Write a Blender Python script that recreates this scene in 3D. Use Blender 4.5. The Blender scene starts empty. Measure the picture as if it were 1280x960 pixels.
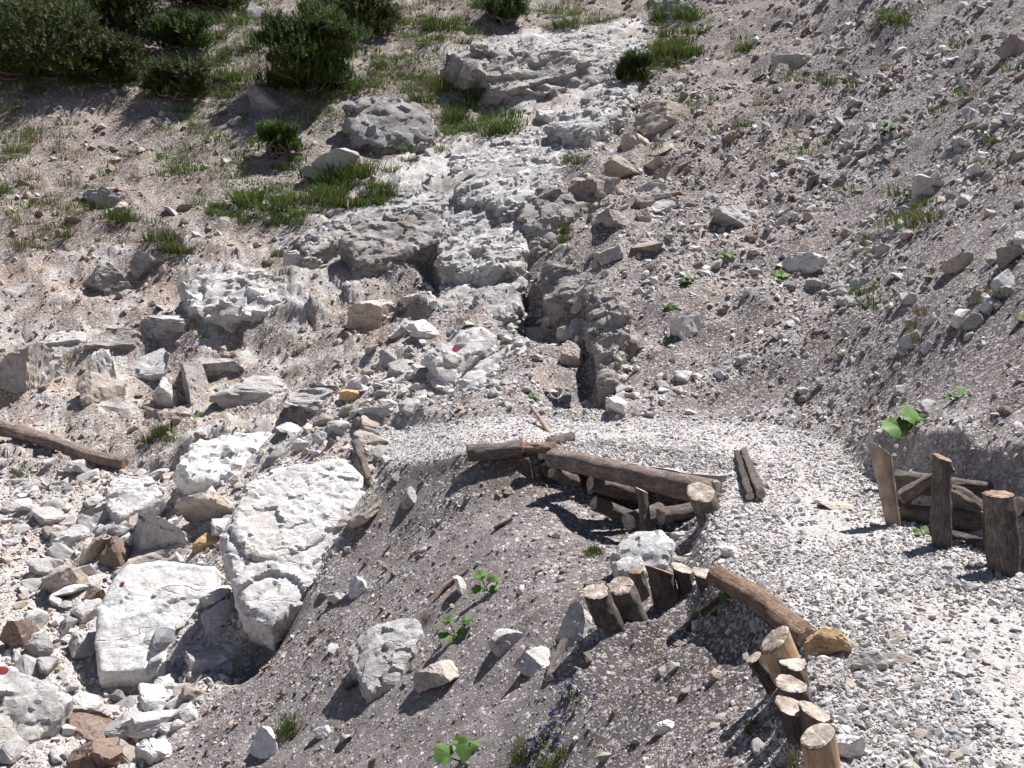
import bpy, bmesh, math, random
import numpy as np
from mathutils import Vector, Matrix

sc = bpy.context.scene
COL = sc.collection

# ------------------------------------------------------------------ camera, sky, sun, exposure
CAMZ, PITCH, FPX = 1.7, math.radians(8.0), 1372.0      # FPX: focal length in pixels of the 1280 px wide photograph
cam_d = bpy.data.cameras.new('camera')
cam = bpy.data.objects.new('camera', cam_d); COL.objects.link(cam)
cam.location = (0, 0, CAMZ); cam.rotation_euler = (math.pi/2 - PITCH, 0, 0)
cam_d.sensor_fit = 'HORIZONTAL'; cam_d.sensor_width = 36.0; cam_d.lens = 36.0*FPX/1280
cam_d.clip_start = 0.05; cam_d.clip_end = 500
sc.camera = cam

SUN_AZ, SUN_EL = math.radians(50), math.radians(61)    # azimuth clockwise from +Y
world = bpy.data.worlds.new('World'); sc.world = world; world.use_nodes = True
wn = world.node_tree.nodes; wl = world.node_tree.links
sky = wn.new('ShaderNodeTexSky'); sky.sky_type = 'NISHITA'; sky.sun_disc = False
sky.sun_elevation = SUN_EL; sky.sun_rotation = SUN_AZ; sky.altitude = 1500
wn['Background'].inputs['Strength'].default_value = 0.05
wl.new(sky.outputs[0], wn['Background'].inputs['Color'])
sun_d = bpy.data.lights.new('sun', 'SUN'); sun_d.energy = 5.0; sun_d.angle = math.radians(0.53); sun_d.color = (1.0, 0.975, 0.955)
sun = bpy.data.objects.new('sun', sun_d); COL.objects.link(sun)
SUN = Vector((math.sin(SUN_AZ)*math.cos(SUN_EL), math.cos(SUN_AZ)*math.cos(SUN_EL), math.sin(SUN_EL)))
sun.rotation_euler = (-SUN).to_track_quat('-Z', 'Y').to_euler(); sun.location = SUN*60
sc.view_settings.view_transform = 'Standard'; sc.view_settings.look = 'None'
sc.view_settings.exposure = 0.85; sc.view_settings.gamma = 1.0
sc.view_settings.use_curve_mapping = False
sc.render.resolution_x, sc.render.resolution_y = 1024, 768
sc.cycles.max_bounces = 5; sc.cycles.diffuse_bounces = 2

# ------------------------------------------------------------------ noise
_rs = np.random.RandomState(11)
_perm = np.concatenate([_rs.permutation(256)]*2).astype(np.int32)
_grad = _rs.normal(size=(256, 3)); _grad /= np.linalg.norm(_grad, axis=1)[:, None]
def perlin(p):
    p = np.asarray(p, float); i = np.floor(p).astype(np.int64); f = p - i; i &= 255
    w = f*f*f*(f*(f*6-15)+10); out = np.zeros(len(p))
    for dx in (0, 1):
        a = _perm[(i[:, 0]+dx) & 255]; wx = w[:, 0] if dx else 1-w[:, 0]
        for dy in (0, 1):
            b = _perm[(a+i[:, 1]+dy) & 255]; wy = w[:, 1] if dy else 1-w[:, 1]
            for dz in (0, 1):
                g = _grad[_perm[(b+i[:, 2]+dz) & 255]]; wz = w[:, 2] if dz else 1-w[:, 2]
                out += wx*wy*wz*((f[:, 0]-dx)*g[:, 0]+(f[:, 1]-dy)*g[:, 1]+(f[:, 2]-dz)*g[:, 2])
    return out*1.5
def fbm(p, octv=4, lac=2.1, gain=.5):
    p = np.asarray(p, float); a = 1.0; s = np.zeros(len(p)); q = p.copy()
    for _ in range(octv):
        s += a*perlin(q); q = q*lac+17.3; a *= gain
    return s
def ridged(p, octv=3):
    p = np.asarray(p, float); a = 1.0; s = np.zeros(len(p)); q = p.copy()
    for _ in range(octv):
        s += a*(1-2*np.abs(perlin(q))); q = q*2.1+9.1; a *= .5
    return s
_hr = _rs.rand(4096, 8)
def _hash(*ii):
    h = np.zeros(ii[0].shape, np.int64)
    for k, i in enumerate(ii): h = (h*1103515245+i*(374761393+2*k*668265263)+12345) & 0x7fffffff; h ^= h >> 13
    return h & 4095
def facet(p, tilt=1.0):
    """broken-rock facets: each cell of space is a tilted plane of its own height"""
    p = np.asarray(p, float); d = p.shape[1]; i = np.floor(p).astype(np.int64); best = np.full(len(p), 1e9); val = np.zeros(len(p))
    for c in np.ndindex(*([3]*d)):
        j = [i[:, k]+c[k]-1 for k in range(d)]; r = _hr[_hash(*j)]
        q = [p[:, k]-(j[k]+r[:, k]) for k in range(d)]; dd = sum(a*a for a in q)
        v = (r[:, 3]-.5) + tilt*sum(a*(r[:, 4+k]-.5)*2 for k, a in enumerate(q)); m = dd < best
        best[m] = dd[m]; val[m] = v[m]
    return val
def P3(x, y, sx=1., sy=None, off=0.):
    sy = sx if sy is None else sy
    return np.stack([x*sx+off, y*sy+off*1.7, np.full_like(x, off*.61+.37)], 1)
def smooth(a, b, t):
    t = np.clip((t-a)/(b-a), 0, 1); return t*t*(3-2*t)

# ------------------------------------------------------------------ pixel <-> ray
CP, SP = math.cos(PITCH), math.sin(PITCH)
def ray(px, py):
    u, v = (px-640)/FPX, (480-py)/FPX
    return np.array([u, CP+v*SP, -SP+v*CP])
def atY(px, py, Y):
    r = ray(px, py); return np.array([0, 0, CAMZ]) + r*(Y/r[1])
def atZ(px, py, z):
    r = ray(px, py); return np.array([0, 0, CAMZ]) + r*((z-CAMZ)/r[2])
def at_plane_S(px, py):                                   # the loose slope that falls from the path into the gully
    r = ray(px, py); n = np.array([-.75*.93, -.75*.37, 1.0]); d = .75*(-.93*1.0-.37*5.3)-.22
    t = (d - n@np.array([0, 0, CAMZ]))/(n@r); return np.array([0, 0, CAMZ])+r*t
def project(p):
    p = np.asarray(p, float) - np.array([0, 0, CAMZ])
    fw = p[..., 1]*CP - p[..., 2]*SP; up = p[..., 1]*SP + p[..., 2]*CP
    return 640+FPX*p[..., 0]/fw, 480-FPX*up/fw

# ------------------------------------------------------------------ terrain: thin plate surface through surveyed points
ctrl = []
for a in [(1180,900),(1250,958),(1130,760),(1060,690),(1000,640),(1000,590),(920,550),(820,548),(740,552),(650,548)]: ctrl.append(atZ(*a, 0.0))
for a in [(560,545,-.12),(500,552,-.3)]: ctrl.append(atZ(*a))
for a in [(940,900),(860,900),(700,900),(550,900),(400,900),(250,945),(300,850),(450,800),(600,800),(700,760),(600,700),
          (500,690),(420,740),(560,640),(660,660),(800,800),(880,840)]: ctrl.append(at_plane_S(*a))
for a in [(800,662,7.7),(740,685,7.3),(850,655,7.6),(790,715,6.5),
          (50,950,7.2),(150,900,8),(60,800,9.3),(190,860,8.6),(290,800,8.9),(60,700,10.6),(120,650,11.4),(250,640,11.3),(380,620,10.6),
          (470,520,11.5),(480,480,12.3),(540,470,12.6),(560,400,14),(650,400,14.3),
          (75,592,12.6),(75,550,13.3),(30,460,15),(150,460,15),(250,480,14.6),(330,500,14),(400,450,14.5),(30,380,16.5),(150,380,16.5),
          (300,370,16),(400,340,16.8),(100,300,18),(220,290,18),(20,290,18),(330,270,18.5),(430,230,19.5),(100,200,20.5),(250,180,21),
          (50,120,22.5),(200,120,22.5),(300,100,23),(400,130,22),(480,190,20.5),(550,130,22.5),(650,110,23),(700,60,25),(600,30,26),
          (500,50,25),(350,30,25.5),(150,30,25.5),(20,30,25.5),(800,20,27),
          (560,350,15.3),(620,300,16.3),(580,250,17.5),(680,200,19.3),(740,150,21),(660,340,15.2),
          (700,480,11.2),(640,500,11),(700,420,13),(760,500,10.3),(850,510,9.9),(980,522,9.6),(1060,556,8.7),
          (1240,600,5.8),(1280,560,5.7),(1280,440,7.1),(1280,300,9.2),(1280,100,14),(1280,0,18),(1150,400,9.1),(1150,500,7.6),
          (1150,300,11.5),(1150,200,14),(1150,100,17),(1150,0,20),(1000,450,10.3),(1000,350,12.8),(1000,250,15.5),(1000,150,18.5),
          (1000,50,21.5),(1000,0,23),(850,450,11),(850,350,13.7),(850,250,16.2),(850,150,19.3),(880,50,23.5),(780,380,12.8),(780,300,14.8),
          (780,200,18),(760,120,21)]: ctrl.append(atY(*a))
for a in [(-6,6,-2.3),(-9,4,-2.6),(-14,7,-1.2),(-18,12,1.2),(-22,20,5),(-30,30,9),(0,34,10.5),(-14,34,10.5),(14,34,12),(-20,50,19),(0,50,18),
          (25,50,24),(45,40,28),(9,8,5),(13,14,8.2),(22,22,15),(20,8,12),(14,0,8.5),(6,2,2.9),(4.2,4.5,1.4),(4.0,2.0,1.4),(4.2,-3,1.4),(12,-10,7),(25,-15,15),
          (1.8,2,0),(1.8,-1,.02),(1.8,-5,.1),(2,-12,.3),(-1.5,2,-2.1),(-4,1,-3.2),(-8,-2,-3.6),(-2,-4,-2.2),(-6,-12,-4),(-15,-3,-2),(-30,0,6),(-30,-20,5),(-45,30,15),(0,-25,-1)]:
    ctrl.append(np.array(a, float))
ctrl = np.array(ctrl)
def _U(r2): return .5*r2*np.log(r2+1e-9)
def _fit(c, lam):
    n = len(c); d = ((c[:, None, :2]-c[None, :, :2])**2).sum(2)
    A = np.zeros((n+3, n+3)); A[:n, :n] = _U(d)+lam*np.diag(.4+.5*np.hypot(c[:, 0], c[:, 1])/8); A[:n, n] = 1; A[:n, n+1:] = c[:, :2]; A[n, :n] = 1; A[n+1:, :n] = c[:, :2].T
    return np.linalg.solve(A, np.concatenate([c[:, 2], np.zeros(3)]))
W = _fit(ctrl, .25)
def tps(x, y):
    out = W[-3]+W[-2]*x+W[-1]*y
    for k in range(len(ctrl)):
        out = out + W[k]*_U((x-ctrl[k, 0])**2+(y-ctrl[k, 1])**2)
    return out

def seg_dist(x, y, poly, closed=True):
    best = np.full_like(x, 1e9); n = len(poly)
    for k in range(n if closed else n-1):
        ax, ay = poly[k]; bx, by = poly[(k+1) % n]; dx, dy = bx-ax, by-ay
        t = np.clip(((x-ax)*dx+(y-ay)*dy)/(dx*dx+dy*dy+1e-12), 0, 1)
        best = np.minimum(best, np.hypot(x-ax-t*dx, y-ay-t*dy))
    return best
def sdf(x, y, poly):                                      # > 0 inside
    ins = np.zeros(len(x), bool); n = len(poly)
    for k in range(n):
        ax, ay = poly[k]; bx, by = poly[(k+1) % n]
        c = (ay > y) != (by > y)
        with np.errstate(divide='ignore', invalid='ignore'):
            ins ^= c & (x < (bx-ax)*(y-ay)/(by-ay+1e-15)+ax)
    d = seg_dist(x, y, poly); return np.where(ins, d, -d)

PATH = [(.9,-12),(.9,1.5),(1.0,3.3),(1.17,4.45),(1.0,5.25),(1.15,6.3),(1.42,7.35),(1.62,7.8),(.55,8.6),(.15,8.42),(-.32,8.55),(-.9,8.9),(-1.35,10.2),
        (-1.2,11.0),(-.4,10.0),(.6,9.75),(1.5,9.75),(2.3,9.45),(2.6,8.6),(2.5,7.6),(2.52,6.55),(2.68,5.6),(2.85,4.6),(2.95,3),(2.8,-12)]
CRIB = [(.15,8.4),(.5,8.5),(1.55,7.7)]
SHELF = [(.2,8.33),(.36,8.22),(1.38,7.47),(1.5,7.5),(1.85,7.95),(.75,8.85),(.3,8.6)]
PITS = []
CLEFT = [tuple(atY(660,345,14.9)[:2]), tuple(atY(700,392,13.6)[:2]), tuple(atY(732,372,13.1)[:2]), tuple(atY(745,430,12.0)[:2]), tuple(atY(754,498,10.6)[:2])]
def side(x, y, poly):
    best = np.full_like(x, 1e9); sd = np.zeros(len(x), bool)
    for (ax, ay), (bx, by) in zip(poly[:-1], poly[1:]):
        dx, dy = bx-ax, by-ay; t = np.clip(((x-ax)*dx+(y-ay)*dy)/(dx*dx+dy*dy), 0, 1); d = np.hypot(x-ax-t*dx, y-ay-t*dy)
        m = d < best; best[m] = d[m]; sd[m] = (dx*(y-ay)-dy*(x-ax))[m] < 0
    return sd
def base_h(x, y):
    h = tps(x, y)
    s = sdf(x+.06*perlin(P3(x, y, 1.7, off=3)), y+.06*perlin(P3(x, y, 1.7, off=8)), PATH)
    zp = -.3*smooth(-.1, -1.3, x) + .02*perlin(P3(x, y, .9, off=5))
    m = smooth(-.14, .06, s)
    d = np.maximum(-s, 0)
    lowside = smooth(1.9, 1.5, x)
    drop = np.where(y > 7.2, .02+.5*smooth(.2, .6, x), .10+.26*smooth(5.0, 5.5, y)*smooth(6.6, 6.1, y))
    h = np.where(s < 0, np.maximum(h, (zp-drop-.8*d)*lowside+(-9)*(1-lowside)), h)
    hs_ = smooth(1.9, 2.2, x)*smooth(8.6, 7.4, y)               # the held up bank on the other side
    h = np.where((s < 0) & (hs_ > 0), np.minimum(np.maximum(h, hs_*(.34+.5*d)), np.maximum(h*1.0, .42+.6*d)), h)
    h = h*(1-m)+zp*m
    cl = seg_dist(x, y, CLEFT, False); left = side(x, y, CLEFT)
    h -= np.where(left, smooth(1.0, .05, cl)*.42, 0)*smooth(.0, .5, cl+.3)
    c = seg_dist(x, y, CRIB, False)+.05*perlin(P3(x, y, 3, off=9))                        # the hollow under the crib logs
    h -= np.where(s < .05, 1, 0)*smooth(.35, .05, c)*.16*smooth(.2, .6, x)*smooth(1.75, 1.3, x)
    h = np.where(s < -.02, np.maximum(h, -.33-.85*seg_dist(x, y, [(.46, 5.42), (1.0, 5.55)], False)), h)
    for px_, py_, r_, d_ in PITS: h -= d_*np.exp(-2*((x-px_)**2+(y-py_)**2)/r_**2)*(s < -.05)
    return h, s
def hit_base(px, py, fn=None):
    fn = fn or H; r = ray(px, py); r = r/np.linalg.norm(r); o = np.array([0, 0, CAMZ]); t = np.exp(np.linspace(math.log(2.0), math.log(70), 260))
    for rnd in range(2):
        p = o+r[None]*t[:, None]; h = fn(p[:, 0], p[:, 1]); b = np.nonzero(p[:, 2] < h)[0]
        if not len(b): return p[-1]
        k = max(b[0], 1)
        if rnd == 0: t = np.linspace(t[k-1], t[k], 16)
    d0 = p[k-1, 2]-h[k-1]; d1 = p[k, 2]-h[k]; f = d0/(d0-d1+1e-12); return p[k-1]+(p[k]-p[k-1])*f
_bh = lambda x, y: base_h(x, y)[0]
PITS_ = [(*hit_base(a, b, _bh)[:2], r_, d_) for a, b, r_, d_ in [(526,350,.7,.85),(545,318,.45,.5),(652,368,.6,.55),(318,788,.42,.4),(186,650,.35,.2),(566,498,.35,.3),(748,440,.4,.25),(226,505,.3,.25)]]
PITS.extend(PITS_)
def world_poly(pix): return [tuple(hit_base(a, b, _bh)[:2]) for a, b in pix]
REG = {
 'gully': world_poly([(-300,1100),(-350,600),(0,592),(110,595),(190,590),(300,560),(385,540),(430,475),(520,445),(560,425),(560,500),(520,530),(465,590),(475,625),(400,725),(330,800),(200,960),(60,1100)]),
 'slab': world_poly([(375,290),(480,212),(600,152),(770,118),(720,195),(680,240),(655,350),(600,410),(545,400),(550,320),(470,330)]),
 'slab2': world_poly([(555,65),(690,40),(800,25),(800,70),(780,135),(620,125)]),
 'slab3': world_poly([(218,345),(300,335),(375,355),(405,400),(300,405),(235,385)]),
 'slab4': world_poly([(215,575),(260,545),(330,535),(400,560),(300,600),(230,600)]),
 'hill': world_poly([(-500,-40),(0,-90),(300,-90),(700,-90),(850,-30),(800,25),(690,40),(555,65),(540,130),(600,150),(480,205),(400,280),(200,298),(0,320),(-500,340)]),
 'face': world_poly([(-500,340),(0,320),(220,300),(400,285),(470,330),(545,400),(520,445),(430,475),(385,540),(190,590),(0,592),(-350,600)]),
}
def regions(x, y):
    wx = x+.22*perlin(P3(x, y, .9, off=31))+.06*perlin(P3(x, y, 4, off=35)); wy = y+.22*perlin(P3(x, y, .9, off=41))+.06*perlin(P3(x, y, 4, off=45))
    R = {k: smooth(-.12, .12, sdf(wx, wy, v)) for k, v in REG.items()}
    R['slab'] = np.maximum(np.maximum(R['slab'], R['slab2']), np.maximum(R['slab3'], R['slab4']))
    return R
def stripes(x, y):                                        # streaks of coarser debris along the fall line
    q = x*.93+y*.37; p = -x*.37+y*.93
    return fbm(np.stack([q*.25, p*1.5, np.full_like(x, 2.2)], 1), 3) + .5*fbm(P3(x, y, .5, off=77), 2)
def full_h(x, y):
    h, s = base_h(x, y); R = regions(x, y)
    inp = smooth(-.12, .06, s); far = np.clip(np.hypot(x, y)/12, .5, 2.0)
    rough = (1-inp)
    h += rough*far*(.07*fbm(P3(x, y, .8, off=1), 3)+.018*fbm(P3(x, y, 4, off=2), 3))
    h += .009*fbm(P3(x, y, 9, off=4), 3)
    g = R['gully']*rough; h += g*(.10*ridged(P3(x, y, 1.0, off=6), 2)-.02)
    f = R['face']*rough; mk_ = f > .01
    if mk_.any():
        a, b_ = x[mk_], y[mk_]; wa = a+.12*perlin(P3(a, b_, 3, off=71)); wb = b_+.12*perlin(P3(a, b_, 3, off=72))
        h[mk_] += f[mk_]*(.16*ridged(P3(a, b_, .6, .8, off=12), 2)-.04 + .13*facet(np.stack([wa*1.2, wb*1.5], 1), .9)*smooth(-.2, .3, fbm(P3(a, b_, .5, off=73), 2)) + .035*facet(np.stack([wa*4, wb*4.5], 1), .8))
    b = R['slab']*rough; mk_ = b > .01
    if mk_.any():
        a, c_ = x[mk_], y[mk_]; wa = a+.2*perlin(P3(a, c_, 1.6, off=74)); wc = c_+.2*perlin(P3(a, c_, 1.6, off=75))
        h[mk_] += b[mk_]*(.10*ridged(P3(a, c_, .5, off=19), 2)+.07*facet(np.stack([wa*.7+wc*.35, wc*2.2-wa*.7], 1), .7)+.035*facet(np.stack([wa*2.2+wc, wc*6-wa*2], 1), .7))
    rs_ = (1-inp)*(1-R['gully'])*(1-R['face'])*(1-b)*(1-R['hill'])
    h += rs_*smooth(9.5, 12, y)*smooth(3.2, 2.2, x-(y-10)*.28)*.20*ridged(P3(x, y, .6, off=52), 2)*smooth(22, 18, y)
    h += rs_*(.06*stripes(x, y)+.025*ridged(np.stack([(x*.93+y*.37)*.35, (-x*.37+y*.93)*2.6, x*0+4], 1), 2))
    h += R['hill']*.05*ridged(P3(x, y, 1.3, off=61), 3)
    return h, s, R
def H(x, y): return full_h(x, y)[0]
def at(px, py):
    return Vector(hit_base(px, py))
def mpp(p):                                               # metres per photograph pixel at a point
    return (p[1]*CP-(p[2]-CAMZ)*SP)/FPX
def ground_z(x, y): return float(H(np.array([float(x)]), np.array([float(y)]))[0])
def ground_n(x, y, e=.12):
    h = H(np.array([x-e, x+e, x, x], float), np.array([y, y, y-e, y+e], float))
    return Vector((-(h[1]-h[0])/(2*e), -(h[3]-h[2])/(2*e), 1)).normalized()

# ------------------------------------------------------------------ materials
def mat(name, rough=.9):
    m = bpy.data.materials.new(name); m.use_nodes = True; nt = m.node_tree
    b = nt.nodes['Principled BSDF']; b.inputs['Roughness'].default_value = rough
    b.inputs['Specular IOR Level'].default_value = .25
    return m, nt, b
def N(nt, t, **kw):
    n = nt.nodes.new(t)
    for k, v in kw.items():
        if k.startswith('i_'): n.inputs[k[2:].replace('_', ' ')].default_value = v
        else: setattr(n, k, v)
    return n
def ramp(nt, fac, stops):
    r = nt.nodes.new('ShaderNodeValToRGB'); e = r.color_ramp.elements
    while len(e) < len(stops): e.new(.5)
    for k, (p, c) in enumerate(stops): e[k].position = p; e[k].color = (*c, 1) if len(c) == 3 else c
    nt.links.new(fac, r.inputs[0]); return r.outputs[0]
def mix(nt, a, b, fac, blend='MIX'):
    m = nt.nodes.new('ShaderNodeMix'); m.data_type = 'RGBA'; m.blend_type = blend
    for sock, v in ((m.inputs[0], fac), (m.inputs[6], a), (m.inputs[7], b)):
        if hasattr(v, 'is_linked'): nt.links.new(v, sock)
        else: sock.default_value = v if not isinstance(v, tuple) or len(v) == 4 else (*v, 1)
    return m.outputs[2]
def bump(nt, b, hgt, strength=.5, dist=.02, normal=None):
    n = nt.nodes.new('ShaderNodeBump'); n.inputs['Strength'].default_value = strength; n.inputs['Distance'].default_value = dist
    nt.links.new(hgt, n.inputs['Height'])
    if normal: nt.links.new(normal, n.inputs['Normal'])
    nt.links.new(n.outputs[0], b.inputs['Normal']); return n.outputs[0]
def noise(nt, co, scale, detail=5, rough=.6, dist=0.):
    n = N(nt, 'ShaderNodeTexNoise'); n.inputs['Scale'].default_value = scale; n.inputs['Detail'].default_value = detail
    n.inputs['Roughness'].default_value = rough; n.inputs['Distortion'].default_value = dist
    if co is not None: nt.links.new(co, n.inputs['Vector'])
    return n.outputs['Fac']

def ground_material():
    m, nt, b = mat('stony_ground', .95)
    co = N(nt, 'ShaderNodeTexCoord').outputs['Object']
    ca = N(nt, 'ShaderNodeAttribute', attribute_name='Col').outputs['Color']
    ga = N(nt, 'ShaderNodeAttribute', attribute_name='grit').outputs['Fac']
    v = N(nt, 'ShaderNodeTexVoronoi', feature='F1'); v.inputs['Scale'].default_value = 42; v.inputs['Randomness'].default_value = 1
    v2 = N(nt, 'ShaderNodeTexVoronoi', feature='F1'); v2.inputs['Scale'].default_value = 85
    nz = N(nt, 'ShaderNodeTexNoise'); nz.inputs['Scale'].default_value = 30; nz.inputs['Detail'].default_value = 2
    va = N(nt, 'ShaderNodeVectorMath', operation='MULTIPLY_ADD'); va.inputs[1].default_value = (.02, .02, .02)
    nt.links.new(co, nz.inputs['Vector']); nt.links.new(nz.outputs['Color'], va.inputs[0]); nt.links.new(co, va.inputs[2])
    nt.links.new(va.outputs[0], v.inputs['Vector']); nt.links.new(va.outputs[0], v2.inputs['Vector'])
    def cellval(vn):
        sx = N(nt, 'ShaderNodeSeparateColor'); nt.links.new(vn.outputs['Color'], sx.inputs[0]); return sx.outputs
    c1 = cellval(v); c2 = cellval(v2)
    peb = ramp(nt, c1[0], [(0, (.28, .25, .23)), (.3, (.42, .39, .37)), (.6, (.56, .54, .53)), (.85, (.66, .64, .62)), (1, (.52, .43, .34))])
    peb2 = ramp(nt, c2[0], [(0, (.25, .22, .20)), (.4, (.42, .39, .37)), (.8, (.62, .60, .58)), (1, (.5, .42, .33))])
    # which cells are stones: cell random below grit
    def lt(a, k):
        g = N(nt, 'ShaderNodeMath', operation='MULTIPLY'); g.inputs[1].default_value = k; nt.links.new(ga, g.inputs[0])
        q = N(nt, 'ShaderNodeMath', operation='LESS_THAN'); nt.links.new(a, q.inputs[0]); nt.links.new(g.outputs[0], q.inputs[1]); return q.outputs[0]
    s1 = lt(c1[1], .62); s2 = lt(c2[1], .8)
    fine = ramp(nt, noise(nt, co, 60, 6, .75), [(.25, (.55, .54, .53)), (.5, (1, 1, 1)), (.75, (1.45, 1.42, 1.4))])
    coarse = ramp(nt, noise(nt, co, 3.5, 5, .65), [(.3, (.78, .76, .74)), (.7, (1.2, 1.2, 1.2))])
    c = mix(nt, ca, fine, 1.0, 'MULTIPLY'); c = mix(nt, c, coarse, 1.0, 'MULTIPLY')
    soil2 = mix(nt, ca, (1.7, 1.7, 1.7), 1.0, 'MULTIPLY'); peb = mix(nt, peb, soil2, .5); peb2 = mix(nt, peb2, soil2, .6)
    c = mix(nt, c, peb2, s2); c = mix(nt, c, peb, s1)
    c = mix(nt, c, coarse, .35, 'MULTIPLY')
    nt.links.new(c, b.inputs['Base Color'])
    # relief: round stones where the cell is a stone
    def dome(vn, s, k):
        a = N(nt, 'ShaderNodeMath', operation='SUBTRACT'); a.inputs[0].default_value = k; nt.links.new(vn.outputs['Distance'], a.inputs[1])
        q = N(nt, 'ShaderNodeMath', operation='MULTIPLY'); nt.links.new(a.outputs[0], q.inputs[0]); nt.links.new(s, q.inputs[1]); return q.outputs[0]
    ad = N(nt, 'ShaderNodeMath', operation='ADD'); nt.links.new(dome(v, s1, .9), ad.inputs[0]); nt.links.new(dome(v2, s2, .6), ad.inputs[1])
    ad2 = N(nt, 'ShaderNodeMath', operation='MULTIPLY_ADD'); ad2.inputs[1].default_value = 1.0
    nt.links.new(noise(nt, co, 45, 6, .7), ad2.inputs[0]); nt.links.new(ad.outputs[0], ad2.inputs[2])
    bump(nt, b, ad2.outputs[0], .8, .016)
    return m
def rock_material(name, light, dark, stain, scale=1.0, attr=None, rnd=.25, bumps=.6):
    m, nt, b = mat(name, .92)
    tc = N(nt, 'ShaderNodeTexCoord'); oi = N(nt, 'ShaderNodeObjectInfo')
    va = N(nt, 'ShaderNodeVectorMath', operation='MULTIPLY_ADD'); va.inputs[1].default_value = (37, 53, 71)
    cmb = N(nt, 'ShaderNodeCombineXYZ')
    for k in range(3): nt.links.new(oi.outputs['Random'], cmb.inputs[k])
    nt.links.new(cmb.outputs[0], va.inputs[0]); nt.links.new(tc.outputs['Object'], va.inputs[2]); co = va.outputs[0]
    c = ramp(nt, noise(nt, co, 2.2*scale, 8, .68, .4), [(.36, dark), (.5, tuple((a+b_)/2 for a, b_ in zip(dark, light))), (.66, light)])
    c = mix(nt, c, stain, ramp(nt, noise(nt, co, 1.3*scale, 5, .6, .8), [(.52, (0, 0, 0)), (.72, (.75, .75, .75))]))
    sp = ramp(nt, noise(nt, co, 26*scale, 5, .75), [(.3, (.62, .61, .60)), (.55, (1, 1, 1)), (.8, (1.18, 1.18, 1.17))])
    c = mix(nt, c, sp, 1.0, 'MULTIPLY')
    # hairline cracks
    vo = N(nt, 'ShaderNodeTexNoise'); vo.inputs['Scale'].default_value = 1.7*scale; vo.inputs['Detail'].default_value = 5; vo.inputs['Distortion'].default_value = .15
    mpc = N(nt, 'ShaderNodeMapping'); mpc.inputs['Rotation'].default_value = (.5, .4, .3); mpc.inputs['Scale'].default_value = (.45, 1.0, 2.4); nt.links.new(co, mpc.inputs['Vector']); nt.links.new(mpc.outputs[0], vo.inputs['Vector'])
    ab = N(nt, 'ShaderNodeMath', operation='SUBTRACT'); ab.inputs[1].default_value = .5; nt.links.new(vo.outputs['Fac'], ab.inputs[0])
    ab2 = N(nt, 'ShaderNodeMath', operation='ABSOLUTE'); nt.links.new(ab.outputs[0], ab2.inputs[0])
    crack = ramp(nt, ab2.outputs[0], [(0, (.0, .0, .0)), (.008, (1, 1, 1))])
    c = mix(nt, mix(nt, c, (.42, .37, .33), .45, 'MULTIPLY'), c, crack)
    r_ = N(nt, 'ShaderNodeMapRange'); r_.inputs['To Min'].default_value = 1-rnd; r_.inputs['To Max'].default_value = 1+rnd*.4; nt.links.new(oi.outputs['Random'], r_.inputs['Value'])
    hs = N(nt, 'ShaderNodeHueSaturation'); nt.links.new(r_.outputs[0], hs.inputs['Value']); nt.links.new(c, hs.inputs['Color']); c = hs.outputs[0]
    if attr:
        at_ = N(nt, 'ShaderNodeAttribute', attribute_name=attr, attribute_type='INSTANCER'); c = mix(nt, c, at_.outputs['Color'], 1.0, 'MULTIPLY')
    nt.links.new(c, b.inputs['Base Color'])
    h1 = noise(nt, co, 7*scale, 8, .7); h2 = N(nt, 'ShaderNodeMath', operation='MULTIPLY_ADD'); h2.inputs[1].default_value = .35
    sg = N(nt, 'ShaderNodeRGBToBW'); nt.links.new(crack, sg.inputs[0]); nt.links.new(sg.outputs[0], h2.inputs[0]); nt.links.new(h1, h2.inputs[2])
    bump(nt, b, h2.outputs[0], bumps, .05/scale)
    return m
def wood_material(name, c1, c2, c3, grain=1.0, bark=True):
    m, nt, b = mat(name, .85)
    co = N(nt, 'ShaderNodeTexCoord').outputs['UV']
    mp = N(nt, 'ShaderNodeMapping'); mp.inputs['Scale'].default_value = (9, 2.2 if bark else 1.2, 1); nt.links.new(co, mp.inputs['Vector'])
    f = noise(nt, mp.outputs[0], 2.5*grain, 8, .72, .5)
    c = ramp(nt, f, [(.3, c1), (.52, c2), (.72, c3)])
    oc = N(nt, 'ShaderNodeTexCoord').outputs['Object']
    c = mix(nt, c, ramp(nt, noise(nt, oc, 9, 4), [(.3, (.6, .58, .56)), (.7, (1.25, 1.22, 1.2))]), 1.0, 'MULTIPLY')
    if bark:
        vv = N(nt, 'ShaderNodeTexVoronoi', feature='DISTANCE_TO_EDGE'); vv.inputs['Scale'].default_value = 1.0; mp2 = N(nt, 'ShaderNodeMapping'); mp2.inputs['Scale'].default_value = (9, 4.5, 1); nt.links.new(co, mp2.inputs['Vector']); nt.links.new(mp2.outputs[0], vv.inputs['Vector'])
        plate = ramp(nt, vv.outputs['Distance'], [(0, (.45, .42, .40)), (.12, (1, 1, 1))]); c = mix(nt, c, plate, .55, 'MULTIPLY')
        ld = ramp(nt, noise(nt, oc, 22, 5, .7), [(.56, (0, 0, 0)), (.66, (.55, .55, .55))]); c = mix(nt, c, (.46, .42, .38), ld)
    nt.links.new(c, b.inputs['Base Color']); bump(nt, b, f, 1.0 if bark else .35, .05 if bark else .03)
    return m
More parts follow.
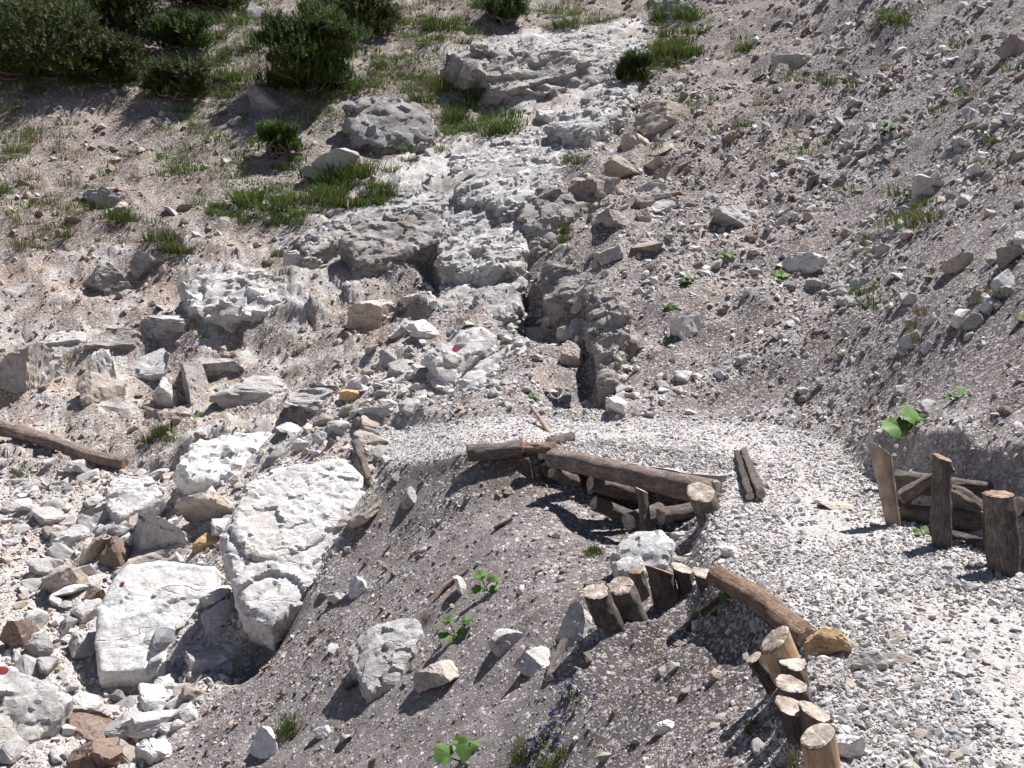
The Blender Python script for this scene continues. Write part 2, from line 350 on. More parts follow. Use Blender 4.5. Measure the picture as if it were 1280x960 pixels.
def cut_material(name, c1, c2):
    m, nt, b = mat(name, .8)
    co = N(nt, 'ShaderNodeTexCoord').outputs['UV']
    ln = N(nt, 'ShaderNodeVectorMath', operation='LENGTH'); nt.links.new(co, ln.inputs[0])
    ad = N(nt, 'ShaderNodeMath', operation='MULTIPLY_ADD'); ad.inputs[1].default_value = .12; nt.links.new(noise(nt, co, 3, 4), ad.inputs[0]); nt.links.new(ln.outputs['Value'], ad.inputs[2])
    s = N(nt, 'ShaderNodeMath', operation='MULTIPLY'); s.inputs[1].default_value = 60; nt.links.new(ad.outputs[0], s.inputs[0])
    sn = N(nt, 'ShaderNodeMath', operation='SINE'); nt.links.new(s.outputs[0], sn.inputs[0])
    mr = N(nt, 'ShaderNodeMapRange'); mr.inputs['From Min'].default_value = -1; nt.links.new(sn.outputs[0], mr.inputs['Value'])
    c = ramp(nt, mr.outputs[0], [(0, c1), (1, c2)])
    oc = N(nt, 'ShaderNodeTexCoord').outputs['Object']
    c = mix(nt, c, ramp(nt, noise(nt, oc, 14, 6, .75), [(.36, (.42, .36, .31)), (.6, (1.1, 1.1, 1.1))]), 1, 'MULTIPLY')
    gr = N(nt, 'ShaderNodeTexGradient', gradient_type='RADIAL'); nt.links.new(co, gr.inputs['Vector'])
    gm_ = N(nt, 'ShaderNodeMath', operation='MULTIPLY_ADD'); gm_.inputs[1].default_value = 1.0; gs = N(nt, 'ShaderNodeMath', operation='MULTIPLY'); gs.inputs[1].default_value = .12; nt.links.new(noise(nt, oc, 11, 3), gs.inputs[0]); nt.links.new(gr.outputs['Fac'], gm_.inputs[0]); nt.links.new(gs.outputs[0], gm_.inputs[2])
    g5 = N(nt, 'ShaderNodeMath', operation='MULTIPLY'); g5.inputs[1].default_value = 7.0; nt.links.new(gm_.outputs[0], g5.inputs[0]); fr = N(nt, 'ShaderNodeMath', operation='FRACT'); nt.links.new(g5.outputs[0], fr.inputs[0])
    c = mix(nt, (.10, .075, .055), c, ramp(nt, fr.outputs[0], [(0, (.25, .25, .25)), (.05, (1, 1, 1))]))
    bump(nt, b, noise(nt, oc, 40, 5, .7), .6, .01)
    nt.links.new(c, b.inputs['Base Color']); return m
def leaf_material(name, c1, c2, trans=.25, scale=6):
    m, nt, b = mat(name, .6)
    co = N(nt, 'ShaderNodeTexCoord').outputs['Object']; oi = N(nt, 'ShaderNodeObjectInfo')
    c = ramp(nt, noise(nt, co, scale, 4), [(.35, c1), (.65, c2)])
    hs = N(nt, 'ShaderNodeHueSaturation'); r_ = N(nt, 'ShaderNodeMapRange'); r_.inputs['To Min'].default_value = .75; r_.inputs['To Max'].default_value = 1.25
    nt.links.new(oi.outputs['Random'], r_.inputs['Value']); nt.links.new(r_.outputs[0], hs.inputs['Value']); nt.links.new(c, hs.inputs['Color'])
    nt.links.new(hs.outputs[0], b.inputs['Base Color'])
    if trans:
        tr = N(nt, 'ShaderNodeBsdfTranslucent'); mx = N(nt, 'ShaderNodeMixShader'); mx.inputs[0].default_value = trans
        nt.links.new(hs.outputs[0], tr.inputs['Color']); nt.links.new(b.outputs[0], mx.inputs[1]); nt.links.new(tr.outputs[0], mx.inputs[2])
        nt.links.new(mx.outputs[0], nt.nodes['Material Output'].inputs['Surface'])
    return m
def plain(name, c, rough=.7):
    m, nt, b = mat(name, rough); co = N(nt, 'ShaderNodeTexCoord').outputs['Object']
    k = ramp(nt, noise(nt, co, 20, 4), [(.3, tuple(v*.75 for v in c)), (.7, tuple(min(1, v*1.2) for v in c))]); nt.links.new(k, b.inputs['Base Color']); return m
M = {
 'ground': ground_material(),
 'white': rock_material('white_limestone', (.80, .785, .77), (.60, .575, .555), (.60, .53, .465), 1.0),
 'pale': rock_material('pale_limestone', (.66, .645, .63), (.42, .40, .385), (.52, .43, .35), 1.3),
 'grey': rock_material('grey_limestone', (.46, .445, .435), (.22, .205, .20), (.40, .34, .29), 1.2),
 'bedrock': rock_material('bedrock_limestone', (.62, .605, .59), (.30, .285, .275), (.40, .345, .295), 1.1, bumps=.9),
 'outcrop': rock_material('outcrop_limestone', (.53, .50, .475), (.27, .245, .225), (.42, .35, .285), 1.1, bumps=.9),
 'beige': rock_material('beige_rock', (.56, .50, .44), (.34, .29, .25), (.47, .36, .26), 1.4),
 'ochre': rock_material('ochre_rock', (.60, .43, .25), (.42, .28, .15), (.64, .52, .38), 2.0),
 'brown': rock_material('brown_rock', (.27, .20, .16), (.16, .115, .09), (.36, .29, .24), 1.6),
 'stone': rock_material('loose_stone', (.62, .605, .59), (.42, .40, .385), (.52, .44, .36), 3.0, rnd=.3),
 'pebble': rock_material('pebble', (1.0, .99, .98), (.75, .74, .73), (.9, .83, .76), 1.0, attr='tint', rnd=.1, bumps=.3),
 'bark': wood_material('weathered_bark', (.085, .068, .058), (.20, .168, .148), (.36, .315, .285)),
 'greybark': wood_material('grey_bark', (.12, .10, .088), (.29, .25, .225), (.47, .42, .39)),
 'peeled': wood_material('peeled_log', (.20, .15, .125), (.36, .29, .25), (.52, .45, .405), .7),
 'orangelog': wood_material('orange_peeled_log', (.24, .15, .10), (.42, .285, .20), (.56, .44, .35), .7),
 'fresh': wood_material('fresh_split_wood', (.27, .175, .10), (.43, .30, .185), (.55, .43, .30), .8, False),
 'split': wood_material('weathered_split_wood', (.24, .175, .125), (.38, .30, .23), (.50, .43, .36), .8, False),
 'cut': cut_material('sawn_end', (.40, .345, .29), (.52, .465, .405)),
 'cutdark': cut_material('weathered_sawn_end', (.26, .18, .125), (.40, .30, .225)),
 'twig': wood_material('dry_twig', (.20, .14, .10), (.36, .27, .21), (.55, .46, .39), 1.0, False),
 'pine': leaf_material('pine_needles', (.028, .056, .010), (.11, .175, .032), .18, 3.5),
 'pinedark': leaf_material('dark_pine_needles', (.022, .036, .009), (.08, .11, .022), .12, 3.5),
 'grass': leaf_material('green_grass', (.05, .078, .016), (.115, .15, .036), .3, 5),
 'drygrass': leaf_material('dry_grass', (.11, .105, .045), (.24, .205, .11), .25, 5),
 'leaf': leaf_material('broad_leaf', (.085, .17, .04), (.17, .29, .075), .35, 12),
 'herb': leaf_material('herb_leaf', (.05, .09, .02), (.11, .17, .04), .3, 10),
 'violet': plain('violet_petals', (.20, .16, .40)), 'yellow': plain('yellow_petals', (.75, .55, .05)), 'red': plain('red_paint', (.19, .016, .022), .8), 'whitepaint': plain('white_paint', (.8, .78, .76), .6),
}

# ------------------------------------------------------------------ object helpers
def mk(name, V, F, material, loc=(0, 0, 0), parent=None, smoothed=False, uv=None):
    me = bpy.data.meshes.new(name); V = np.asarray(V, float)
    me.from_pydata(V.tolist(), [], F if isinstance(F, list) else F.tolist())
    if material: me.materials.append(material)
    if smoothed: me.polygons.foreach_set('use_smooth', np.ones(len(me.polygons), bool))
    if uv is not None:
        l = me.uv_layers.new(name='UVMap'); li = np.zeros(len(me.loops), np.int32); me.loops.foreach_get('vertex_index', li)
        l.data.foreach_set('uv', np.asarray(uv, float)[li].ravel())
    me.update(); o = bpy.data.objects.new(name, me); COL.objects.link(o); o.location = loc
    if parent: o.parent = parent
    return o
def tag(o, label=None, cat=None, group=None, kind=None):
    if label: o['label'] = label
    if cat: o['category'] = cat
    if group: o['group'] = group
    if kind: o['kind'] = kind
    return o
def empty(name, loc, label=None, cat=None, group=None):
    o = bpy.data.objects.new(name, None); COL.objects.link(o); o.location = loc; o.empty_display_size = .05
    return tag(o, label, cat, group)
_ico = {}
def ico(n):
    if n not in _ico:
        bm = bmesh.new(); bmesh.ops.create_icosphere(bm, subdivisions=n, radius=1.0)
        _ico[n] = (np.array([v.co[:] for v in bm.verts]), [tuple(v.index for v in f.verts) for f in bm.faces]); bm.free()
    return _ico[n][0].copy(), _ico[n][1]

# ------------------------------------------------------------------ ground sheets
def build_ground():
    az = np.radians(np.concatenate([np.linspace(-180, -40, 60, endpoint=False), np.linspace(-40, -29, 70, endpoint=False), np.linspace(-29, 29, 900, endpoint=False), np.linspace(29, 40, 70, endpoint=False), np.linspace(40, 180, 61)]))
    rr = np.concatenate([np.linspace(.15, 2.4, 24, endpoint=False), np.exp(np.linspace(math.log(2.4), math.log(32), 680, endpoint=False)), np.exp(np.linspace(math.log(32), math.log(75), 40))])
    A, Rr = np.meshgrid(az, rr); x = (np.sin(A)*Rr).ravel(); y = (np.cos(A)*Rr).ravel()
    z, s, R = full_h(x, y)
    inp = smooth(-.05, .05, s)
    n1 = fbm(P3(x, y, .7, off=101), 4); n2 = fbm(P3(x, y, 3.1, off=102), 4); n3 = fbm(P3(x, y, 12, off=103), 3); st = stripes(x, y)
    col = np.array([[.112, .096, .092]])*np.ones((len(x), 1)); grit = np.full(len(x), .34)
    g = smooth(-.1, .55, st+.25*n2); near_low = smooth(.3, -.8, x-.6)*smooth(11, 9, y)
    g = g*(1-.65*near_low)
    upper = smooth(3, 5.5, x)*smooth(6, 9, y)
    g = np.clip(g*.75+.25*upper*smooth(16, 11, y), 0, 1)
    def lay(c, m):
        nonlocal col
        m = np.clip(m, 0, 1)[:, None]; col = col*(1-m)+np.array([c])*m
    lay((.225, .207, .202), g*.8); grit = grit*(1-g)+.7*g; grit *= 1-.72*near_low*(1-.4*g)
    lay((.092, .076, .071), smooth(.1, .8, n1)*.5*(1-inp))
    lay((.225, .204, .197), near_low*(1-R['gully'])*.75)
    # right hand outcrop soils
    oc = smooth(9.5, 12, y)*smooth(3.2, 2.2, x-(y-10)*.28)
    lay((.185, .15, .128), oc*.8*smooth(-.4, .4, n2))
    lay((.185, .150, .134), R['hill']*.9); grit = grit*(1-R['hill'])+R['hill']*(.3+.25*smooth(0, .6, n1))
    lay((.125, .11, .078), R['hill']*smooth(.05, .7, n1+.4*n2)*.7)
    lay((.215, .178, .155), R['face']*.95); lay((.30, .225, .16), R['face']*smooth(.1, .6, n1)*.75); lay((.36, .345, .335), R['face']*smooth(-.1, .4, n2)*.75)
    grit = grit*(1-R['face'])+R['face']*.4
    lay((.30, .27, .25), R['gully']); lay((.34, .26, .20), R['gully']*smooth(.25, .6, n1)*.6); grit = grit*(1-R['gully'])+R['gully']*.95
    lay((.44, .425, .41), R['slab']); lay((.22, .205, .195), R['slab']*smooth(-.1, .45, n2)*.75); lay((.36, .30, .25), R['slab']*smooth(.05, .6, n1)*.6); grit *= 1-.93*R['slab']
    lay((.13, .105, .09), (s < .03)*(s > -.5)*smooth(.55, .3, seg_dist(x, y, CRIB, False))*.95)  # bare brown earth under the crib logs, colour darkened for the hollow's shade
    up_ = (x > 1.9) | (y > 9.4); lay((.27, .25, .24), np.where(up_, smooth(-.55, .0, s+.25*n2), 0)*(1-inp)*(1-R['gully'])*.8); lay((.30, .286, .28), inp); lay((.285, .256, .235), inp*smooth(-.1, .5, fbm(P3(x, y, 1.3, off=110), 3))*.6); lay((.315, .29, .272), inp*smooth(.35, .75, s)*.8); grit = grit*(1-inp)+inp*1.0
    col *= (1+.16*n3+.10*n2)[:, None]; col = np.clip(col, .03, .85)
    nc, nr = len(az), len(rr); V = np.stack([x, y, z], 1)
    i = np.arange(nr-1)[:, None]*nc+np.arange(nc-1)[None]; Q = np.stack([i, i+1, i+1+nc, i+nc], 2).reshape(-1, 4)[:, ::-1]
    cl = np.zeros(len(x), int)                       # 0 scree, 1 path, 2 gully, 3 bedrock, 4 hillside
    cl[(R['hill'] > .5) | (R['face'] > .5)] = 4; cl[R['gully'] > .5] = 2; cl[R['slab'] > .5] = 3; cl[inp > .5] = 1
    fc = cl[Q[:, 0]]
    for k, (nm, lb, ct) in enumerate([('scree_slope', 'brown gravelly scree slope above and below the path', 'scree slope'), ('gravel_path', 'pale gravel footpath bending across the slope', 'path'),
        ('gully_bed', 'rubble filled bed of the steep gully', 'gully'), ('bedrock_slab', 'bare layered white bedrock in the stream course', 'bedrock'), ('hillside', 'beige eroded hillside with sparse grass beyond the gully', 'hillside')]):
        q = Q[fc == k]; u, inv = np.unique(q, return_inverse=True); me = bpy.data.meshes.new(nm)
        me.vertices.add(len(u)); me.vertices.foreach_set('co', V[u].ravel()); f = inv.reshape(-1, 4).astype(np.int32)
        me.loops.add(f.size); me.loops.foreach_set('vertex_index', f.ravel()); me.polygons.add(len(f))
        me.polygons.foreach_set('loop_start', np.arange(0, f.size, 4, dtype=np.int32)); me.polygons.foreach_set('loop_total', np.full(len(f), 4, np.int32))
        me.update(calc_edges=True); me.polygons.foreach_set('use_smooth', np.ones(len(f), bool))
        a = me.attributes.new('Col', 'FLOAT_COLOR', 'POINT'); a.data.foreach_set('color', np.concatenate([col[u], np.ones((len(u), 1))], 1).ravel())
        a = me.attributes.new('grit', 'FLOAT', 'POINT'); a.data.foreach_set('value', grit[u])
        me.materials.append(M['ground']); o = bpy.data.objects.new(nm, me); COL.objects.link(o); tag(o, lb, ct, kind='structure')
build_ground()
def build_shelf():
    a = np.array([(.2,8.33),(.36,8.22),(1.38,7.47),(1.5,7.5)]); c = np.array([(.3,8.6),(.75,8.85),(1.75,8.1),(1.85,7.95)]); nu, nv = 70, 16
    def al(p, t): q = np.linspace(0, 1, len(p)); return np.stack([np.interp(t, q, p[:, 0]), np.interp(t, q, p[:, 1])], 1)
    t = np.linspace(0, 1, nu); A_, C_ = al(a, t), al(c, t); V = []
    for lay_ in (0, 1):
        for v in np.linspace(0, 1, nv):
            p = A_*(1-v)+C_*v; z = (.008+.012*fbm(P3(p[:, 0], p[:, 1], 6, off=140), 3)-.03*v) if lay_ == 0 else (-.07+.03*fbm(P3(p[:, 0], p[:, 1], 5, off=141), 2))
            V.append(np.c_[p, z])
    V = np.concatenate(V); F = []; o = nu*nv
    for i in range(nv-1):
        for j in range(nu-1):
            k = i*nu+j; F.append((k, k+1, k+1+nu, k+nu)); F.append((o+k, o+k+nu, o+k+1+nu, o+k+1))
    for j in range(nu-1): F.append((j, o+j, o+j+1, j+1)); k = (nv-1)*nu+j; F.append((k, k+1, o+k+1, o+k))
    for i in range(nv-1): k = i*nu; F.append((k, k+nu, o+k+nu, o+k)); k += nu-1; F.append((k, o+k, o+k+nu, k+nu))
    ob = mk('path_shelf', V, F, M['ground'], (0, 0, 0), None, False); me = ob.data
    q = me.attributes.new('Col', 'FLOAT_COLOR', 'POINT'); q.data.foreach_set('color', np.tile([.32, .30, .29, 1.], (len(V), 1)).ravel()); q = me.attributes.new('grit', 'FLOAT', 'POINT'); q.data.foreach_set('value', np.ones(len(V)))
    tag(ob, 'gravel edge of the footpath carried by the crib logs', 'path', kind='structure')
build_shelf()

# ------------------------------------------------------------------ rocks
def rock_mesh(rng, sub, planes=11, lo=.25, hi=.72, amp=.03, strata=0.0, cuts=None):
    V, F = ico(sub)
    for k in range(planes):
        n = rng.normal(size=3); n /= np.linalg.norm(n); d = rng.uniform(lo, hi); s = V@n; o = s > d
        V[o] -= ((s[o]-d)*.98)[:, None]*n
    V = (V-(V.max(0)+V.min(0))/2); V /= np.abs(V).max(0)
    off = rng.uniform(0, 60, 3); nr = V/np.linalg.norm(V, axis=1)[:, None]
    if amp:
        d = amp*fbm(V*1.7+off, 4)
        if sub >= 4:
            w = V+.12*np.stack([perlin(V*2.5+off), perlin(V*2.5+off+9), perlin(V*2.5+off+19)], 1)
            d = d+amp*2.6*facet(w*2.1+off, .9)+amp*1.1*facet(w*5.2+off, .8)
        V = V+nr*d[:, None]
    if strata:
        q = V@np.array([.25, .15, 1.0])+.12*fbm(V*1.2+off, 2); t = q*5; fl = np.floor(t)
        k = smooth(.0, .25, t-fl)*smooth(1, .75, t-fl); V = V-nr*(strata*(1-k)*(.4+.6*(perlin(np.stack([fl, fl*0+.5, fl*0+off[0]], 1)*1.7)+.5)))[:, None]
    return V, F
def hull_mesh(rng, npts, cuts=0, amp=0.):
    p = rng.normal(size=(npts, 3)); p /= np.linalg.norm(p, axis=1)[:, None]; p *= rng.uniform(.75, 1, (npts, 1)); p /= np.abs(p).max(0)
    p = p*np.array([1, rng.uniform(.6, .95), rng.uniform(.42, .8)])
    bm = bmesh.new()
    for q in p: bm.verts.new(q)
    r = bmesh.ops.convex_hull(bm, input=bm.verts); 
    bmesh.ops.delete(bm, geom=[v for v in bm.verts if not v.link_faces], context='VERTS')
    if cuts:
        bmesh.ops.bevel(bm, geom=list(bm.edges), offset=.05, segments=1, affect='EDGES')
        bmesh.ops.triangulate(bm, faces=bm.faces); bmesh.ops.subdivide_edges(bm, edges=bm.edges, cuts=cuts, use_grid_fill=True)
    bmesh.ops.triangulate(bm, faces=bm.faces); bmesh.ops.recalc_face_normals(bm, faces=bm.faces)
    bm.verts.index_update(); V = np.array([v.co[:] for v in bm.verts]); F = [tuple(v.index for v in f.verts) for f in bm.faces]; bm.free()
    if amp:
        off = rng.uniform(0, 50, 3); V = V+(V/np.linalg.norm(V, axis=1)[:, None])*(amp*fbm(V*2.2+off, 4)+amp*1.0*facet(V*2.4+off, .8))[:, None]
    return V, F
def boulder(name, label, px, py, wp, hp, material, seed, dr=.8, sub=5, sink=.12, rot=(0, 0, 0), cat='rock', group=None, **kw):
    rng = np.random.RandomState(seed); p = at(px, py+.28*hp); m = mpp(p)
    w, h = wp*m/2*1.08, hp*m/2*1.12
    V, F = rock_mesh(rng, sub, **kw); V = V*np.array([w, max(w, h)*dr, h])
    Rm = np.array(Matrix.Rotation(rot[2], 3, 'Z')@Matrix.Rotation(rot[1], 3, 'Y')@Matrix.Rotation(rot[0], 3, 'X')); V = V@Rm.T
    o = mk(name, V, F, M[material], p+Vector((0, 0, h*(.26-sink))), None, sub >= 5); 
    if sub >= 5: o.data.set_sharp_from_angle(angle=math.radians(24))
    return tag(o, label, cat, group)
def blaze(parent, px, py, r, color='red', name='paint_mark', seed=0):
    """a dab of trail paint laid on the rock's own surface"""
    bpy.context.view_layer.update(); o = parent; r0 = ray(px, py); org = Vector((0, 0, CAMZ)); iv = o.matrix_world.inverted()
    d = Vector(r0).normalized(); ok, lo, nn, _ = o.ray_cast(iv@org, (iv.to_3x3()@d).normalized())
    if not ok: print('blaze misses', parent.name, px, py); return
    t1 = nn.orthogonal().normalized(); t2 = nn.cross(t1); V = [lo+nn*.02]; F = []; n = 14; rg = random.Random(seed)
    rings = [.5, 1.0]; pts = [lo]
    for q in rings:
        for k in range(n):
            a = 2*math.pi*k/n; rr_ = r*q*(1+(.25*(rg.random()-.5)))
            pts.append(lo+t1*math.cos(a)*rr_+t2*math.sin(a)*rr_)
    out = []
    for q in pts:
        ok, l2, n2, _ = o.ray_cast(q+nn*r*1.5, -nn, distance=r*4); out.append((l2 if ok else q)+nn*.006)
    for k in range(n):
        F.append((0, 1+k, 1+(k+1) % n)); F.append((1+k, 1+n+k, 1+n+(k+1) % n, 1+(k+1) % n))
    mk(name, [v[:] for v in out], F, M[color], (0, 0, 0), parent, True)
def slab_rock(name, label, outline, anchor, normal, thick, material, seed, voxel=.03, amp=.03, lift=.0, shrink=.9, cat='boulder', cracks=.0, ridge=.0):
    """outline in photograph pixels laid on a plane through the ground under anchor; a real block of given thickness below it"""
    rng = np.random.RandomState(seed); a = np.array(at(*anchor))+np.array([0, 0, lift]); n = np.array(normal, float); n /= np.linalg.norm(n)
    top = []
    for px, py in outline:
        r = ray(px, py); t = (n@(a-np.array([0, 0, CAMZ])))/(n@r); top.append(np.array([0, 0, CAMZ])+r*t)
    top = np.array(top); c = top.mean(0); k = len(top)
    dn = -n*.75+np.array([0, .15, -.5]); dn /= np.linalg.norm(dn)
    rings = [c+(top-c)*.93+n*thick*.02, c+(top-c)*1.0-n*thick*.07, c+(top-c)*1.02+dn*thick*.5, c+(top-c)*shrink+dn*thick]
    V = np.concatenate(rings+[[c+n*thick*.06], [c+dn*thick*1.02]]); F = []
    for r_ in range(3):
        for i in range(k): j = (i+1) % k; F.append((r_*k+i, (r_+1)*k+i, (r_+1)*k+j, r_*k+j))
    for i in range(k): j = (i+1) % k; F.append((4*k, i, j)); F.append((4*k+1, 3*k+j, 3*k+i))
    o = mk(name, V-c, F, M[material], c)
    bm = bmesh.new(); bm.from_mesh(o.data); bmesh.ops.recalc_face_normals(bm, faces=bm.faces); bm.to_mesh(o.data); bm.free()
    md = o.modifiers.new('r', 'REMESH'); md.mode = 'VOXEL'; md.voxel_size = voxel
    dg = bpy.context.evaluated_depsgraph_get(); me = bpy.data.meshes.new_from_object(o.evaluated_get(dg)); o.modifiers.clear()
    nv = len(me.vertices); co = np.zeros(nv*3); me.vertices.foreach_get('co', co); co = co.reshape(-1, 3); no = np.zeros(nv*3); me.vertex_normals.foreach_get('vector', no); no = no.reshape(-1, 3)
    off = rng.uniform(0, 50, 3); s = 1/max(thick, .25)
    w = co*s; w = w+.12*np.stack([perlin(w*2.+off), perlin(w*2.+off+9), perlin(w*2.+off+19)], 1)
    d = amp*.8*fbm(co*1.6*s+off, 5)+amp*1.8*facet(w*1.6*np.array([.8, .8, 1.6])+off, .8)+amp*.8*facet(w*4.2+off, .8)
    if cracks: 
        q = perlin(co*s*1.1+off*2)+.5*perlin(co*s*2.6+off); d -= cracks*np.exp(-(q/.05)**2)
    if ridge:
        q = (co@np.array([.3, .2, 1.0]))*s*3+.6*fbm(co*s+off, 2); w2 = np.stack([w[:, 0]*.8+w[:, 2]*.5+w[:, 1]*.2, w[:, 1]*.9, (w[:, 2]*.85-w[:, 0]*.45+.25*w[:, 1])*4.6], 1)+off; d += ridge*1.5*facet(w2, .6)+ridge*.35*facet(w2*2.1, .6)
    co = co+no*d[:, None]; me.vertices.foreach_set('co', co.ravel()); me.update(); me.polygons.foreach_set('use_smooth', np.ones(len(me.polygons), bool))
    me.set_sharp_from_angle(angle=math.radians(26)); old = o.data; o.data = me; bpy.data.meshes.remove(old); me.name = name
    if not me.materials: me.materials.append(M[material])
    return tag(o, label, cat)

# the great blocks
A = slab_rock('white_boulder', 'huge smooth white limestone block at the foot of the brown slope', [(303,602),(338,586),(388,574),(432,570),(452,590),(474,622),(452,656),(414,704),(384,744),(340,784),(304,762),(284,706),(276,664)],
   (378,735), (.12,-.62,.77), .45, 'white', 5, .024, .014, .08, .92, cracks=.02)
A2 = slab_rock('rock_layer', None, [(306,606),(340,590),(388,578),(430,574),(448,594),(452,622),(432,652),(400,674),(372,688),(336,700),(308,694),(296,676),(286,656)],
   (378,735), (.12,-.62,.77), .16, 'white', 55, .022, .010, .13, .98, None, cracks=.008)
A2.parent = A; A2.location = A2.location-A.location
B = slab_rock('marked_boulder', 'flat squarish white block with a small red and white paint mark', [(158,704),(205,697),(270,706),(268,752),(262,796),(236,826),(190,842),(122,846),(116,800),(122,758),(136,730)],
   (190,842), (-.05,-.62,.78), .42, 'white', 6, .026, .009, .08, .92, cracks=.006)
blaze(B, 153, 731, .022, 'red', seed=2); blaze(B, 163, 732, .018, 'whitepaint', seed=3)
Hb = slab_rock('corner_boulder', 'pale sloping boulder with a red paint spot among gully rubble', [(-60,830),(0,826),(60,848),(88,870),(70,900),(30,930),(-20,950),(-80,940),(-90,880)], (40,925), (.15,-.6,.78), .4, 'pale', 8, .026, .022, .05)
blaze(Hb, 4, 838, .035, 'red', seed=5)
K = slab_rock('overhanging_rock', 'grey overhanging rock with red paint spot and dark hollow beneath', [(424,298),(462,272),(518,262),(550,264),(556,284),(546,304),(516,314),(494,328),(468,334),(440,326)], (455,334), (-.05,-.66,.75), .5, 'outcrop', 9, .03, .03, .34, .7)
blaze(K, 498, 300, .045, 'red', seed=6)
J = slab_rock('nose_rock', 'top heavy boulder with red paint spot where the path crosses the gully', [(533,448),(548,428),(572,412),(604,408),(622,420),(612,438),(594,452),(580,470),(566,490),(548,474)], (566,490), (.1,-.72,.68), .5, 'pale', 10, .028, .025, .1, .72)
blaze(J, 570, 436, .04, 'red', seed=7)
slab_rock('leaning_rock', 'thin pale slab leaning right of the top heavy boulder', [(572,478),(600,450),(640,428),(660,420),(658,436),(630,462),(592,488)], (600,480), (-.2,-.6,.77), .22, 'pale', 11, .026, .015, .03)
slab_rock('outcrop', 'grey brown outcrop with broken ledges below the upper grass', [(553,62),(600,54),(650,60),(700,66),(740,80),(765,100),(772,128),(730,134),(690,126),(640,122),(612,112),(590,96)], (640,122), (.05,-.75,.66), 1.1, 'outcrop', 12, .04, .08, .22, .97, ridge=.05)
slab_rock('grey_boulder', 'large dark grey cracked boulder amid grass under the pine', [(425,132),(450,122),(500,120),(535,126),(545,150),(536,178),(508,190),(470,186),(440,168)], (485,190), (.0,-.7,.7), 1.0, 'grey', 13, .045, .06, .25, .9, cracks=.08)
slab_rock('layered_rock', 'blocky layered rock wedged at the top of the dark cleft', [(672,344),(684,326),(712,330),(738,340),(742,358),(716,386),(690,388),(676,370)], (700,388), (-.3,-.75,.6), .6, 'outcrop', 14, .026, .03, .04, .97, ridge=.035)
slab_rock('cleft_wall', 'upright rock wall with a shaded left face beside brown scree', [(730,368),(748,360),(770,362),(784,384),(778,420),(768,456),(760,494),(750,486),(744,440),(732,410)], (758,498), (-.45,-.6,.66), .5, 'outcrop', 15, .026, .035, -.05, 1.0, ridge=.03)
slab_rock('earthy_outcrop', 'rounded brownish outcrop above the dark cleft', [(652,258),(676,238),(712,228),(724,256),(706,284),(690,312),(668,318),(654,292)], (675,318), (-.1,-.7,.7), .8, 'outcrop', 16, .034, .05, .03, .99, ridge=.03)
slab_rock('buff_outcrop', 'buff crumbling ledge sticking from the scree beside the stream', [(702,246),(724,222),(762,218),(776,236),(768,262),(730,266)], (730,266), (.0,-.7,.7), .6, 'beige', 17, .04, .07, .1, .95)
def grow(poly, k):
    c = np.mean(np.array(poly, float), 0); return [tuple(c+(np.array(q)-c)*k) for q in poly]
def ledge(label, poly, seed, voxel, k=1.14, thick=.6, lift=.07):
    c = np.mean(np.array(poly, float), 0); p = np.array([hit_base(*q, _bh) for q in poly]); A_ = np.c_[p[:, :2], np.ones(len(p))]; cf = np.linalg.lstsq(A_, p[:, 2], rcond=None)[0]
    n = np.array([-cf[0]*.85, -cf[1]*.85, 1.0]); slab_rock('bedrock_ledge', label, grow(poly, k), tuple(c), n, thick, 'bedrock', seed, voxel, .03, lift, 1.02, 'bedrock', cracks=.03, ridge=.033)
ledge('broad white water worn bedrock ledge in the stream course', [(548,282),(590,262),(640,254),(660,266),(652,300),(642,330),(596,340),(556,326)], 18, .03)
ledge('long pale bedrock rib left of the stream ledge running downhill', [(380,292),(430,258),(490,222),(560,196),(580,222),(548,262),(490,268),(430,294),(396,310)], 19, .034)
ledge('upper pale bedrock sheet with thin layers below the outcrop', [(570,196),(640,166),(720,148),(744,156),(716,196),(690,236),(630,250),(584,236)], 20, .036)
ledge('lowest grey white ledge of bedrock under the dark hollow', [(546,376),(570,346),(612,336),(648,346),(640,384),(600,406),(560,402)], 21, .028)
ledge('narrow white bedrock strip at the top of the stream course', [(690,150),(740,128),(790,60),(806,40),(800,90),(778,130),(740,158)], 28, .04)
ledge('pale bedrock shelf above the outcrop', [(590,56),(680,44),(760,36),(790,50),(770,84),(700,72),(620,66)], 29, .04)
slab_rock('grey_ledge', 'smooth grey slab lying in the eroded bank beyond the gully', [(220,346),(262,334),(320,340),(372,356),(404,378),(392,402),(340,398),(286,398),(240,382)], (320,400), (.05,-.6,.79), .6, 'pale', 22, .04, .05, .08, .97, cracks=.04)
slab_rock('white_ledge', 'bare white slab on the bank above the huge white block', [(216,580),(250,548),(300,538),(360,544),(420,552),(330,576),(290,600),(238,602)], (290,600), (.1,-.5,.85), .4, 'white', 23, .035, .03, .05, .97, cracks=.03)
slab_rock('sloping_boulder', 'pale half buried boulder sticking out of the brown slope', [(430,812),(448,790),(486,768),(520,764),(524,790),(506,828),(494,858),(462,868),(446,846)], (470,868), (-.35,-.5,.79), .42, 'pale', 24, .018, .018, .06, .85, cracks=.012)
slab_rock('path_boulder', 'rounded white boulder under the path edge behind the stump row', [(762,690),(790,668),(826,660),(842,676),(834,706),(806,722),(772,716)], (800,722), (-.25,-.55,.8), .4, 'white', 25, .018, .016, .04, .9)
slab_rock('perched_block', 'angular white block with shaded underside perched on gully rubble', [(132,606),(150,592),(188,594),(206,618),(176,636),(150,650),(136,640)], (150,652), (.15,-.55,.8), .34, 'white', 26, .022, .015, .3, .8)

